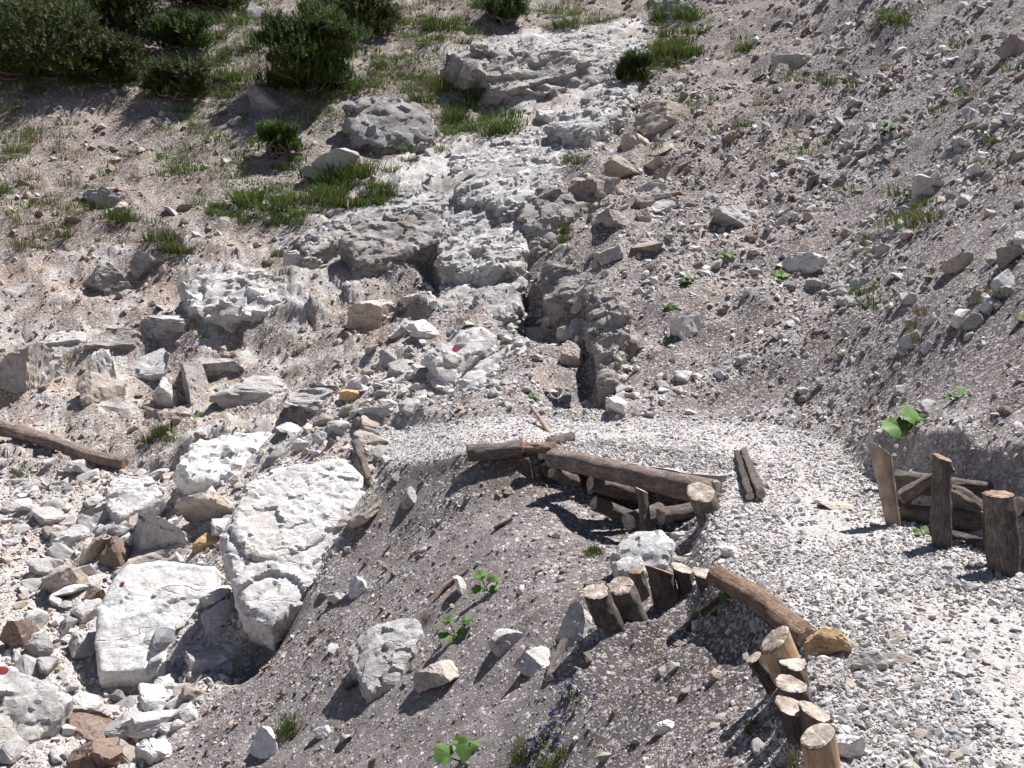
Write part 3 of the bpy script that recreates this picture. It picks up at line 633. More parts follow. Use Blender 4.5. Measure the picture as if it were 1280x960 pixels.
# named single rocks
R_ = [
 ('rock','grey and buff angular rock leaning below the perched white block',205,652,86,54,'pale',31,{}),
 ('rock','ochre brown rock against the left side of the huge white block',268,628,78,58,'beige',32,{}),
 ('rock','dark brown earthy block under the perched white block',147,688,36,50,'brown',33,{}),
 ('rock','small orange tinted rock next to the huge white block',258,676,42,30,'ochre',34,dict(sub=4)),
 ('rock','long buff stone lying above the red marked square block',202,686,72,24,'beige',35,dict(sub=4)),
 ('rock','buff upright stone left of the dark brown earthy block',118,686,36,40,'beige',36,dict(sub=4)),
 ('rock','white rock wedged left of the perched white block',116,648,42,40,'pale',37,dict(sub=4)),
 ('rock','whitish rock below the end of the fallen log',88,668,44,30,'pale',38,dict(sub=4)),
 ('rock','pale slanted block at the lower right foot of the huge white block',350,770,50,36,'pale',39,dict(sub=4)),
 ('rock','bluish white rock below the red marked square block',266,822,60,36,'pale',40,dict(sub=4)),
 ('rock','white cream rock in the rubble under the marked square block',190,896,66,30,'white',41,dict(sub=4)),
 ('rock','dark brown flat rock with a shaded front in the gully rubble',112,902,62,34,'brown',42,{}),
 ('rock','brown weathered rock at the lower end of the gully',120,942,70,44,'brown',43,{}),
 ('rock','brown grey rock standing next to the corner of the gully',24,786,34,54,'brown',44,{}),
 ('rock','grey dark edged stone in the gully rubble by the marked block',50,808,34,28,'grey',45,dict(sub=4)),
 ('rock','brown shaded rock touching the marked square block',118,748,30,34,'brown',46,dict(sub=4)),
 ('rock','broad buff rock at the left of the marked square block',86,718,60,44,'beige',47,dict(sub=4)),
 ('rock','white rock at the edge of the slope below the marked block',196,935,50,40,'white',48,dict(sub=4)),
 ('rock','grey rock with a red paint spot on the grassy hillside',130,247,56,36,'grey',49,dict(strata=.05)),
 ('rock','round dark grey rock under the grass tuft on the bank',180,327,38,40,'grey',50,{}),
 ('rock','big grey rock mass in the eroded bank with a dark cleft',28,452,96,96,'pale',51,dict(strata=.06,sink=.25)),
 ('rock','narrow grey rock standing in the eroded bank',132,456,26,60,'pale',52,dict(strata=.04)),
 ('rock','grey brown wedge rock hanging in the eroded bank',124,484,50,52,'beige',53,{}),
 ('rock','whitish half of the split rock above the grass tuft',206,492,40,66,'pale',54,dict(strata=.03)),
 ('rock','darker half of the split rock above the grass tuft',244,478,44,78,'grey',55,dict(strata=.03)),
 ('rock','light grey rock mound right of the split rock',322,486,92,50,'pale',56,dict(strata=.04)),
 ('rock','grey ledge stones under the small bush on the bank',140,344,58,40,'grey',57,dict(strata=.06)),
 ('rock','rough rock in the bank left of the split rock',184,450,60,52,'pale',58,dict(strata=.04,sink=.3)),
 ('rock','buff boulder resting in soil under the overhanging rock',466,390,66,44,'beige',59,{}),
 ('rock','white flat stone below the overhanging rock hollow',512,372,30,18,'pale',60,dict(sub=4)),
 ('rock','white tilted stone below the buff boulder',504,407,32,26,'white',61,dict(sub=4)),
 ('rock','broad white stone at the bottom of the dark hollow',534,408,44,24,'white',62,dict(sub=4)),
 ('rock','white stone block at the lower left of the long bedrock rib',376,322,38,30,'white',63,dict(sub=4)),
 ('rock','white and buff rock on the scree crest beside the upper stream',826,142,68,42,'beige',64,{}),
 ('rock','grey rock on the scree below the crest rock',760,316,34,30,'pale',65,dict(sub=4)),
 ('rock','hollowed pale rock in the middle of the scree',914,268,52,40,'pale',66,{}),
 ('rock','bright white rock on the scree with a leafy plant below',1006,326,52,30,'white',67,{}),
 ('rock','pinkish white rock in brown scree left of the bright white rock',860,404,42,38,'white',68,dict(sub=4)),
 ('rock','grey pointed rock with a grass tuft under it on the scree',1160,230,40,34,'pale',69,dict(sub=4)),
 ('rock','dark upright rock near the scree crest',972,90,28,32,'grey',70,dict(sub=4)),
 ('rock','flat pale rock behind the dark upright rock on the scree',988,76,50,26,'pale',71,dict(sub=4)),
 ('rock','dark overhanging rock high on the scree',1276,52,46,34,'beige',72,{}),
 ('rock','rounded rock group member on upper scree, buff coloured',1196,326,36,30,'beige',73,dict(sub=4)),
 ('rock','slanted blue grey stone on the far scree',1262,318,40,32,'grey',74,dict(sub=4)),
 ('rock','grey stone at the left edge of the scree crest',826,240,28,24,'pale',75,dict(sub=4)),
 ('rock','low buff rock half buried in the brown slope',546,842,64,36,'beige',76,{}),
 ('rock','bright white jagged rock below the stump row',674,824,58,36,'white',77,{}),
 ('rock','grey white boulder against the leftmost leaning stump',722,778,62,62,'pale',78,{}),
 ('rock','crumbling pale rock in the slope left of the bright jagged rock',632,798,40,34,'pale',79,dict(sub=4)),
 ('rock','white stone lying alone in the upper brown slope',450,730,26,28,'white',80,dict(sub=4)),
 ('rock','thin grey stone left of the lone white stone',424,746,34,16,'grey',81,dict(sub=4)),
 ('rock','pale stone beside the bleached branch on the brown slope',577,730,18,24,'white',82,dict(sub=4)),
 ('rock','pale squared rock beside the path above the peeled log',912,690,28,28,'white',83,dict(sub=4)),
 ('rock','orange stone at the lower end of the peeled log',1034,803,52,40,'ochre',84,dict(sink=-.25)),
 ('rock','white round stone right of the freshly cut post',1058,934,42,38,'white',85,dict(sink=-.2)),
 ('rock','pale flat stone on the gravel right of the orange stone',1080,824,48,30,'pale',86,dict(sub=4,sink=-.1)),
 ('rock','flat tan stone on the path gravel',1124,822,40,16,'beige',87,dict(sub=4)),
 ('rock','small tan stone on the gravel above the flat tan stone',1120,793,24,14,'beige',88,dict(sub=4)),
 ('rock','white almond shaped stone on the lower brown slope',832,905,32,18,'white',89,dict(sub=4)),
 ('rock','white tilted rock by the grass tuft on the lower brown slope',332,922,42,46,'white',90,dict(sub=4)),
 ('rock','white stone right of the tilted rock on the lower brown slope',404,912,24,20,'white',91,dict(sub=4)),
 ('rock','white stone at the foot of the dark cleft wall',772,503,28,20,'white',92,dict(sub=4)),
 ('rock','pale plate leaning in soil left of the cleft wall',715,440,28,40,'beige',93,dict(sub=4)),
 ('rock','upright grey stone pair in slope beside the gully crossing',513,618,24,28,'grey',94,dict(sub=4)),
 ('rock','buff slab stone at the start of the gully crossing',470,546,52,22,'beige',95,dict(sub=4)),
 ('rock','pale plank like stone between huge white block and brown slope',456,640,50,18,'beige',96,dict(sub=4,rot=(0,-.7,0))),
 ('rock','grey overhanging rock at the top of the bright grass strip',850,10,60,44,'grey',97,{}),
 ('rock','white stone plate in the grass under the outcrop',682,144,24,22,'white',98,dict(sub=4)),
 ('rock','dark grey rock half hidden behind the small pine',400,215,44,34,'grey',99,dict(sub=4)),
 ('rock','pale rock at the foot of the small pine on the hillside',420,200,58,40,'pale',100,dict(sub=4)),
 ('rock','grey rock ledge under the large upright pine',332,120,40,36,'grey',101,dict(sub=4)),
 ('rock','grey rock at the skyline between the two big pines',320,14,40,36,'grey',102,dict(sub=4)),
 ('rock','upright stone behind the split wood stake',1140,598,30,34,'beige',103,dict(sub=4)),
 ('rock','flat brownish step stone in the middle of the path',1045,631,44,12,'beige',104,dict(sub=4)),
 ('rock','pale block lodged in the slope where the cleft opens',688,402,26,22,'pale',105,dict(sub=4)),
 ('rock','buff ledge rock under the crest rock on the scree',800,176,44,30,'beige',106,dict(sub=4)),
 ('rock','pale rock on the scree crest left of the crest rock',776,206,40,34,'beige',107,dict(sub=4)),
 ('rock','broad pale block in the stones by the gully crossing',468,512,46,18,'pale',108,dict(sub=4)),
 ('rock','tan block in the stones by the gully crossing',440,492,30,18,'ochre',109,dict(sub=4)),
]
for nm, lb, px, py, w, h, mt, sd, kw in R_:
    o = boulder(nm, lb, px, py, w, h, mt, sd, **kw)
    if 'red paint spot on the grassy' in lb: blaze(o, 145, 238, .045, 'red', seed=9)

erg = np.random.RandomState(91)
for k in range(18):
    px, py = erg.uniform(5, 430), erg.uniform(335, 560)
    if 210 < px < 410 and py < 410 or (px < 180 and py > 545) or py > 470+.35*(430-px): continue
    boulder('bank_rock', 'rough %s rock embedded in the eroded bank beyond the gully' % ('pale', 'grey')[k % 2], px, py, erg.uniform(40, 92), erg.uniform(30, 62), ('pale', 'outcrop')[k % 2], 700+k, sub=5, sink=.95, strata=.03, group='rocks embedded in the eroded bank')
for k in range(16):
    px = erg.uniform(660, 830); py = 470-(px-660)*1.5+erg.uniform(-70, 60)
    if py < 150 or py > 480: continue
    boulder('crest_rock', 'rough %s rock sticking out of the scree edge beside the stream' % ('pale', 'buff')[k % 2], px, py, erg.uniform(20, 42), erg.uniform(16, 34), ('pale', 'beige')[k % 2], 760+k, sub=4, sink=.25, group='rocks along the scree edge')

# ------------------------------------------------------------------ loose stones: the largest as single things, the rest as gravel
def scatter():
    rng = np.random.RandomState(4); n = 420000
    az = np.radians(rng.uniform(-36, 36, n)); r = np.exp(rng.uniform(math.log(2.6), math.log(30), n)); x = np.sin(az)*r; y = np.cos(az)*r
    z, s, R = full_h(x, y); sh_ = sdf(x, y, SHELF) > .03; z = np.where(sh_, np.maximum(z, .012), z); inp = (s > -.03) | sh_; st = stripes(x, y)
    e = .1; gx = (tps(x+e, y)-tps(x-e, y))/(2*e); gy = (tps(x, y+e)-tps(x, y-e))/(2*e)
    low = (x < .9) & (y < 9.3) & ~inp & (R['gully'] < .5); up = (x > 2.2) & ~inp
    dens = np.where(st > .15, .7, .2); smax = np.full(n, .11)
    dens = np.where(low, np.where(st > .2, .5, .2), dens); smax = np.where(low, .06, smax)
    dens = np.where(up, np.clip(.46+1.0*st+.25*fbm(P3(x, y, 1.4, off=150), 2)+.28*smooth(4.2, 6.5, x)*smooth(16, 11, y), .07, .95), dens); smax = np.where(up, .14, smax)
    dens = np.where(R['hill'] > .5, .17, dens); smax = np.where(R['hill'] > .5, .16, smax)
    dens = np.where(R['face'] > .5, .26, dens); smax = np.where(R['face'] > .5, .11, smax)
    dens = np.where(R['slab'] > .5, .10, dens); smax = np.where(R['slab'] > .5, .2, smax)
    dens = np.where(R['gully'] > .5, np.clip(.75+.5*fbm(P3(x, y, .9, off=130), 2), .25, 1), dens); smax = np.where(R['gully'] > .5, .21, smax)
    dens = np.where(inp, np.clip(1.0-.85*smooth(.2, .7, s)*smooth(-.45, .15, fbm(P3(x, y, 1.1, off=120), 3)), .14, 1), dens); smax = np.where(inp, .04, smax)
    edge = (s < -.03) & ((x > 1.9) | (y > 9.4)) & (R['gully'] < .5); dens = np.where(edge, np.maximum(dens, .8*smooth(-.5, 0, s)), dens); smax = np.where(edge & (s > -.3), np.minimum(smax, .06), smax)
    wall = ((s < .0) & (s > -.3) & (seg_dist(x, y, CRIB, False) < .35)) | ((s < .0) & (s > -.16) & (x > 2.2) & (y < 7.4))
    dens = np.where(wall & ~sh_, np.where(x > 2, .4, .06), dens)
    k = rng.rand(n) < dens; x, y, z, r, inp, smax, low, up, gx, gy = [a[k] for a in (x, y, z, r, inp, smax, low, up, gx, gy)]; R = {q: v[k] for q, v in R.items()}; n = len(x)
    smin = 1.05*r/FPX
    size = smin*rng.rand(n)**(-1/np.where(R['gully'] > .5, 1.72, np.where(low, 2.5, np.where(up, 2.0, 2.1)))); size = np.where(inp, np.maximum(smin, .005+.011*rng.rand(n)**1.6*np.where(rng.rand(n) < .10, 2.6, 1)), size)
    size = np.where(size > smax, smax*rng.uniform(.25, 1, n), size)                          # size is the half length
    return rng, x, y, z, r, size, inp, low, up, R, gx, gy
rng, x, y, z, rd, size, inp, low, up, R, gx, gy = scatter()
n = len(x)
tint = np.array([[.63, .61, .60]])*rng.uniform(np.where(R['gully'] > .5, .5, .66), 1.24, n)[:, None]*(1+rng.normal(size=(n, 3))*.012)
warm = rng.rand(n) < np.where(inp, .07, np.where(R['gully'] > .5, .3, .14)); tint[warm] *= np.array([1.0, .87, .74]); cool = rng.rand(n) < .09; tint[cool] *= np.array([.86, .92, .98])
dirty = (low | (up & (rng.rand(n) < .55))) & (rng.rand(n) < .68); tint[dirty] *= np.array([.52, .455, .42])
hf = (R['hill'] > .5) | (R['face'] > .5); tint[hf] *= np.array([.80, .735, .68]); tint[inp] *= .92
tint = np.clip(tint, .05, .88)
u, v = project(np.stack([x, y, z], 1)); vis = (u > 5) & (u < 1275) & (v > 5) & (v < 955)
app = np.where(vis, size/rd, 0)
# not inside the hand placed blocks
big = [(o.location.x, o.location.y, max(o.dimensions.x, .1)*.36) for o in COL.objects if o.type == 'MESH' and o.get('category') in ('rock', 'boulder')]
inside = np.zeros(n, bool)
for bx, by, br in big: inside |= (np.hypot(x-bx, y-by) < br) & (size > .04)
app[inside] = 0
order = np.argsort(-app)[:295]
isbig = np.zeros(n, bool); isbig[order] = True
stone_meshes = []
for k in range(20):
    V, F = hull_mesh(np.random.RandomState(200+k), 15, 2, .05)
    me = bpy.data.meshes.new('loose_stone'); me.from_pydata(V.tolist(), [], F); stone_meshes.append(me)
var = {}
for key, mt in (('pale', 'stone'), ('white', 'white'), ('beige', 'beige'), ('grey', 'grey')):
    for q, me in enumerate(stone_meshes):
        c = me.copy(); c.materials.append(M[mt]); var[key, q] = c
LAB = {'path': ('loose gravel stone lying on the footpath', 'stones on the footpath'), 'low': ('loose pale stone lying on the brown slope below the path', 'stones on the slope below the path'),
       'gully': ('loose angular stone in the gully rubble', 'stones in the gully rubble'), 'up': ('loose stone on the scree slope above the path', 'stones on the scree above the path'),
       'hill': ('loose stone on the beige bank beyond the gully', 'stones on the bank beyond the gully')}
bpy.context.view_layer.update()
MARKS = [(o.location.copy(), t) for o in COL.objects for q, t in (('white_boulder', 'huge white block'), ('marked_boulder', 'red marked square block'), ('corner_boulder', 'pale sloping boulder'), ('nose_rock', 'top heavy marked boulder'),
   ('perched_block', 'perched white block'), ('overhanging_rock', 'overhanging rock'), ('cleft_wall', 'dark cleft wall'), ('layered_rock', 'layered rock'), ('outcrop', 'ledged outcrop'), ('grey_boulder', 'dark grey cracked boulder'),
   ('sloping_boulder', 'half buried boulder'), ('path_boulder', 'rounded path boulder'), ('white_ledge', 'bare white slab'), ('grey_ledge', 'smooth grey slab')) if o.name == q]
CN = {'pale': 'pale grey', 'white': 'white', 'beige': 'buff', 'grey': 'dark grey'}
for i in order:
    key = 'path' if inp[i] else 'gully' if R['gully'][i] > .5 else 'hill' if (R['hill'][i] > .5 or R['face'][i] > .5 or R['slab'][i] > .5) else 'low' if low[i] else 'up'
    c = rng.choice(['pale', 'white', 'beige', 'grey'], p=[.55, .22, .16, .07])
    o = bpy.data.objects.new('loose_stone', var[c, rng.randint(20)]); COL.objects.link(o)
    o.location = (x[i], y[i], z[i]+size[i]*.12); sl = Vector((-gx[i], -gy[i], 1)).normalized().to_track_quat('Z', 'Y').to_euler()
    o.rotation_euler = (sl.x+rng.normal()*.3, sl.y+rng.normal()*.3, rng.uniform(0, 6.28)); o.scale = (size[i],)*3
    d, t = min(((math.hypot(p_.x-x[i], p_.y-y[i]), t_) for p_, t_ in MARKS), key=lambda q: q[0])
    fr = 'big' if size[i] > .12 else 'fist sized' if size[i] < .06 else 'medium'
    lb_ = (LAB[key][0].replace('loose ', fr+' '+CN[c]+' ', 1).replace(' lying', '').replace('pale grey pale', 'pale grey').replace('white pale', 'white').replace('buff pale', 'buff').replace('dark grey pale', 'dark grey')+(' beside the '+t if d < 1.5 else ''))
    tag(o, lb_ if len(lb_.split()) <= 16 else lb_.split(' beside')[0], 'stone', LAB[key][1])
pc = bpy.data.collections.new('pebble_shapes')
for k in range(12):
    V, F = hull_mesh(np.random.RandomState(300+k), 10 if k < 8 else 14, 0 if k < 8 else 1, 0 if k < 8 else .06)
    me = bpy.data.meshes.new('pebble'); me.from_pydata(V.tolist(), [], F); me.materials.append(M['pebble']); pc.objects.link(bpy.data.objects.new('pebble', me))
def gravel(name, label, mask):
    idx = np.nonzero(mask & ~isbig)[0]; k = len(idx)
    me = bpy.data.meshes.new(name); me.vertices.add(k); me.vertices.foreach_set('co', np.stack([x[idx], y[idx], z[idx]+size[idx]*.1], 1).ravel())
    def attr(nm, ty, f, d): a = me.attributes.new(nm, ty, 'POINT'); a.data.foreach_set(f, d.ravel())
    rot = np.stack([np.arctan(gy[idx])+rng.normal(size=k)*.35, -np.arctan(gx[idx])+rng.normal(size=k)*.35, rng.uniform(0, 6.28, k)], 1)
    attr('rot', 'FLOAT_VECTOR', 'vector', rot); attr('scl', 'FLOAT_VECTOR', 'vector', np.repeat(size[idx][:, None], 3, 1)*rng.uniform(.8, 1.2, (k, 3)))
    attr('pick', 'INT', 'value', np.where(size[idx]/rd[idx] > .006, rng.randint(8, 12, k), rng.randint(0, 8, k)).astype(np.int32)); attr('tint', 'FLOAT_COLOR', 'color', np.concatenate([tint[idx], np.ones((k, 1))], 1))
    o = bpy.data.objects.new(name, me); COL.objects.link(o); tag(o, label, 'gravel', kind='stuff')
    me.materials.append(M['pebble'])
    ng = bpy.data.node_groups.new(name, 'GeometryNodeTree'); ng.interface.new_socket('Geometry', in_out='INPUT', socket_type='NodeSocketGeometry'); ng.interface.new_socket('Geometry', in_out='OUTPUT', socket_type='NodeSocketGeometry')
    gi = ng.nodes.new('NodeGroupInput'); go = ng.nodes.new('NodeGroupOutput'); ip = ng.nodes.new('GeometryNodeInstanceOnPoints'); ci = ng.nodes.new('GeometryNodeCollectionInfo')
    ci.inputs['Collection'].default_value = pc; ci.inputs['Separate Children'].default_value = True; ci.inputs['Reset Children'].default_value = True
    def na(nm, ty): q = ng.nodes.new('GeometryNodeInputNamedAttribute'); q.data_type = ty; q.inputs['Name'].default_value = nm; return next(s_ for s_ in q.outputs if s_.enabled)
    L = ng.links.new; L(gi.outputs[0], ip.inputs['Points']); L(ci.outputs[0], ip.inputs['Instance']); ip.inputs['Pick Instance'].default_value = True
    L(na('pick', 'INT'), ip.inputs['Instance Index']); L(na('rot', 'FLOAT_VECTOR'), ip.inputs['Rotation']); L(na('scl', 'FLOAT_VECTOR'), ip.inputs['Scale']); L(ip.outputs[0], go.inputs[0])
    o.modifiers.new('gravel', 'NODES').node_group = ng
gm = R['gully'] > .5
gravel('path_gravel', 'crushed pale gravel covering the footpath', inp)
gravel('gully_rubble', 'pale broken rubble filling the gully bed', gm & ~inp)
gravel('hillside_pebbles', 'pebbles strewn on the beige hillside', ((R['hill'] > .5) | (R['face'] > .5) | (R['slab'] > .5)) & ~gm & ~inp)
hm = (R['hill'] > .5) | (R['face'] > .5) | (R['slab'] > .5) | gm | inp
gravel('scree_pebbles', 'small grey stones strewn on the brown scree', ~hm)
print('gravel', n)

# ------------------------------------------------------------------ timber
def tube(p0, p1, r0, r1, seed, segs=34, around=30, rough=.07, bend=.0, tilt0=(0, 0), tilt1=(0, 0), flat=0.):
    rg = np.random.RandomState(seed); p0 = np.array(p0, float); p1 = np.array(p1, float); ax = p1-p0; L = np.linalg.norm(ax); ax /= L
    up = np.array([0, 0, 1.]) if abs(ax[2]) < .8 else np.array([0, 1., 0]); e1 = np.cross(ax, up); e1 /= np.linalg.norm(e1); e2 = np.cross(e1, ax)
    t = np.linspace(0, 1, segs); a = np.linspace(0, 2*math.pi, around, endpoint=False)
    T, Aa = np.meshgrid(t, a, indexing='ij'); off = rg.uniform(0, 50, 3)
    q = np.stack([np.cos(Aa).ravel()*1.6, np.sin(Aa).ravel()*1.6, T.ravel()*L/max(r0, r1)*.45], 1)+off
    rad = (r0+(r1-r0)*T).ravel()*(1+rough*1.2*fbm(q, 4)+rough*.9*(ridged(q*np.array([2, 2, .6]), 2)-.6))
    rad *= 1+2.4*rough*perlin(np.stack([np.cos(Aa).ravel()*.9, np.sin(Aa).ravel()*.9, T.ravel()*L/max(r0, r1)*.22], 1)+off+5)
    if flat: rad *= 1-flat*np.clip(np.cos(Aa.ravel()-rg.uniform(0, 6.28)), 0, 1)
    bx = bend*np.sin(T.ravel()*math.pi)*rg.choice([-1, 1]); by = .6*bend*np.sin(T.ravel()*math.pi*1.7)
    lx, ly = rad*np.cos(Aa.ravel()), rad*np.sin(Aa.ravel())
    lz = T.ravel()*L+((1-T.ravel())**6)*(lx*tilt0[0]+ly*tilt0[1])+(T.ravel()**6)*(lx*tilt1[0]+ly*tilt1[1])
    V = p0+np.outer(lx+bx, e1)+np.outer(ly+by, e2)+np.outer(lz, ax)
    i = np.arange(segs-1)[:, None]*around+np.arange(around)[None]; j = np.arange(segs-1)[:, None]*around+(np.arange(around)[None]+1) % around
    F = np.stack([i, j, j+around, i+around], 2).reshape(-1, 4).tolist(); uv = np.stack([np.abs(Aa.ravel()/math.pi-1), T.ravel()*L*3+off[0]], 1)
    return V, F, uv, around, e1, e2, ax
def log(name, label, p0, p1, r0, r1, bark, cut=('cut', 'cut'), seed=0, cat='log', group=None, **kw):
    p0 = Vector(p0); p1 = Vector(p1); base = p0 if p0.z <= p1.z else p1
    V, F, uv, m, e1, e2, ax = tube(p0, p1, r0, r1, seed, **kw); V = V-np.array(base)
    root = empty(name, base, label, cat, group)
    mk('bark' if 'bark' in bark or bark in ('peeled', 'orangelog') else 'shaft', V, F, M[bark], (0, 0, 0), root, True, uv)
    for end, c in ((0, cut[0]), (1, cut[1])):
        ring = V[:m] if end == 0 else V[-m:]
        if not c: continue
        n = ax if end else -ax; ctr = ring.mean(0); r = r1 if end else r0
        rg_ = np.random.RandomState(seed+900+end); k_ = rg_.uniform(-.05, .05, (m, 1))
        inner = ctr+(ring-ctr)*(.86+k_*.5); pts = np.concatenate([[ctr+n*r*rg_.uniform(.02, .12)], inner+n*r*(.07+k_), ctr+(ring-ctr)*.99]) + n*.002
        f = []
        for k in range(m):
            q = (k+1) % m; f.append((0, 1+k, 1+q) if end else (0, 1+q, 1+k)); f.append((1+k, 1+m+k, 1+m+q, 1+q) if end else (1+k, 1+q, 1+m+q, 1+m+k))
        d = pts-ctr; uv2 = np.stack([d@e1/r, d@e2/r], 1)
        mk('cut_end', pts, f, M[c], (0, 0, 0), root, False, uv2)
    return root
def post(name, label, top, bot, ztop, wpx, bark, cut='cut', seed=0, group=None, extra=.12, dy=0., tilt=(0, 0), cat='post', **kw):
    t = Vector(atZ(*top, ztop)); b = Vector(atY(bot[0], bot[1], t.y+dy)); d = (b-t).normalized(); b = b+d*extra; r = wpx*mpp(t)/2
    return log(name, label, b, t, r*1.06, r, bark, (None, cut), seed, cat, group, tilt1=tilt, **kw)
SG, NG = 'stumps of the short row under the path edge', 'posts along the near path edge'
post('stump_post', 'leaning bark post with an orange split side, end of the stump row', (745,740), (770,795), -.15, 29, 'bark', seed=1, group=SG, tilt=(.3,.3), rough=.09)
post('stump_post', 'bark post with pale round top, second in the stump row', (776,733), (800,788), -.15, 31, 'greybark', seed=2, group=SG, tilt=(.1,.4), rough=.08)
post('stump_post', 'thin crooked bark post set back in the stump row', (796,714), (806,760), -.20, 18, 'greybark', 'cutdark', seed=3, group=SG, dy=.02, rough=.12)
post('stump_post', 'bark post with torn edge in the middle of the stump row', (826,713), (842,776), -.10, 31, 'bark', 'cutdark', seed=4, group=SG, tilt=(.7,-.3), rough=.12)
post('stump_post', 'bark post with slanting pale top in the stump row', (852,710), (870,774), -.10, 24, 'bark', seed=5, group=SG, tilt=(.6,.2), rough=.09)
post('stump_post', 'stout dark post next to the peeled log, last in the stump row', (881,717), (899,766), -.05, 27, 'bark', seed=6, group=SG, tilt=(.5,.2), rough=.08)
post('path_post', 'freshly sawn orange post by the lower end of the peeled log', (969,800), (990,850), .13, 41, 'fresh', seed=7, group=NG, tilt=(-.35,.1), rough=.03, extra=.25)
post('path_post', 'slim dark bark post leaning outward from the path edge', (943,822), (982,884), .02, 21, 'bark', seed=8, group=NG, extra=.3, rough=.1)
post('path_post', 'small knobbly post behind the leaning dark post', (990,828), (1000,862), .07, 32, 'greybark', seed=9, group=NG, tilt=(.5,.2), extra=.2, rough=.12)
post('path_post', 'bark post with long oval sawn top in the near row', (988,856), (1006,900), .05, 35, 'greybark', seed=10, group=NG, tilt=(.5,.3), extra=.25, rough=.08)
post('path_post', 'grey bark post with oval top between bark posts', (990,884), (1006,935), .03, 35, 'bark', seed=11, group=NG, tilt=(.5,.3), extra=.25, rough=.09)
post('path_post', 'low bark post with pale oval top near the white round stone', (1018,890), (1022,930), .04, 34, 'greybark', seed=12, group=NG, tilt=(.5,.2), extra=.25, rough=.08)
post('path_post', 'thick freshly cut pale post next to the white round stone', (1022,921), (1034,990), .15, 44, 'fresh', seed=13, group=NG, tilt=(-.3,.15), rough=.03, extra=.3)
RG = 'stakes holding the bank on the uphill side'
def stake(label, top, bot, w, bark, seed, **kw):
    b = Vector(atZ(*bot, 0.0)); t = Vector(atY(top[0], top[1], b.y+.03)); r = w*mpp(b)/2; d = (b-t).normalized()
    return log('stake', label, b+d*.15, t, r*kw.pop('k0', 1.0), r*kw.pop('k1', 1.0), bark, (None, kw.pop('cut', 'cutdark')), seed, 'stake', RG, **kw)
stake('split peeled orange stake with pointed top holding the bank', (1100,562), (1117,657), 24, 'split', 20, k0=.65, k1=1.0, tilt1=(1.1,-.4), flat=.45, rough=.05, cut='cut')
stake('tall rough bark stake with broken top holding the bank', (1177,572), (1177,682), 24, 'greybark', 21, rough=.14, tilt1=(.4,.2))
stake('thick knotty bark stake holding the bank', (1247,618), (1254,716), 33, 'greybark', 22, k0=1.1, rough=.12, tilt1=(.1,.1))
stake('thin shaded stake beside the thick knotty stake', (1232,640), (1240,706), 12, 'bark', 23, rough=.12)
def lay(name, label, a, b, za, zb, wa, wb, bark, cut, seed, yo=0., **kw):
    p = Vector(atZ(*a, za)); q = Vector(atZ(*b, zb)); p.y += yo; q.y += yo
    return log(name, label, p, q, wa*mpp(p)/2, wb*mpp(q)/2, bark, cut, seed, **kw)
def layY(name, label, a, b, ya, yb, wa, wb, bark, cut, seed, **kw):
    p = Vector(atY(*a, ya)); q = Vector(atY(*b, yb)); return log(name, label, p, q, wa*mpp(p)/2, wb*mpp(q)/2, bark, cut, seed, **kw)
layY('bank_log', 'grey log lying behind the stakes at the foot of the bank', (1112,640), (1300,664), 6.42, 5.75, 26, 30, 'greybark', ('cutdark','cutdark'), 24, rough=.09)
layY('bank_log', 'upper pale log behind the stakes holding the gravel bank', (1122,602), (1262,616), 6.5, 5.95, 26, 26, 'greybark', ('cut','cut'), 25, rough=.1)
layY('bank_log', 'short broken branch slanting behind the tall rough stake', (1128,622), (1190,584), 6.3, 6.2, 20, 13, 'peeled', ('cut','cutdark'), 26, rough=.12)
layY('bank_log', 'thin crooked branch lying between the rough and knotty stakes', (1180,612), (1256,640), 6.15, 5.7, 17, 16, 'greybark', ('cutdark','cutdark'), 27, rough=.13, bend=.03)
layY('bank_log', 'lowest dark log behind the stakes near the path gravel', (1128,662), (1262,690), 6.3, 5.62, 20, 22, 'bark', ('cutdark','cutdark'), 29, rough=.1)
layY('bank_log', 'sawn log end sticking out right of the knotty stake', (1268,634), (1330,630), 5.6, 5.8, 26, 26, 'greybark', ('cut','cut'), 28, rough=.06)
# crib at the bend
lay('path_log', 'long thick log edging the path at the bend over a dark hollow', (690,573), (893,614), .02, .03, 24, 33, 'peeled', ('cutdark','cut'), 30, bend=.02, rough=.05)
lay('path_log', 'shorter log with shreds of bark edging the path beyond the bend', (585,567), (652,561), -.02, .01, 20, 21, 'greybark', ('cutdark','cutdark'), 31, rough=.09)
lay('path_log', 'reddish broken log piece joining the two edge logs', (648,560), (694,561), .01, .03, 15, 15, 'orangelog', ('cutdark','cutdark'), 32, rough=.1)
lay('path_log', 'small stub of wood on the path above the joined logs', (686,554), (714,546), .02, .02, 13, 12, 'greybark', ('cut','cutdark'), 33)
post('stump_post', 'thick round post under the end of the long edge log', (876,616), (892,660), .09, 33, 'greybark', 'cut', 34, None, .15, rough=.07, tilt=(.3,.5))
post('stump_post', 'slim pale stake standing in the dark hollow below the long log', (802,613), (808,660), -.02, 13, 'greybark', 'cut', 35, None, .12, rough=.09, tilt=(.6,.2), dy=-.08)
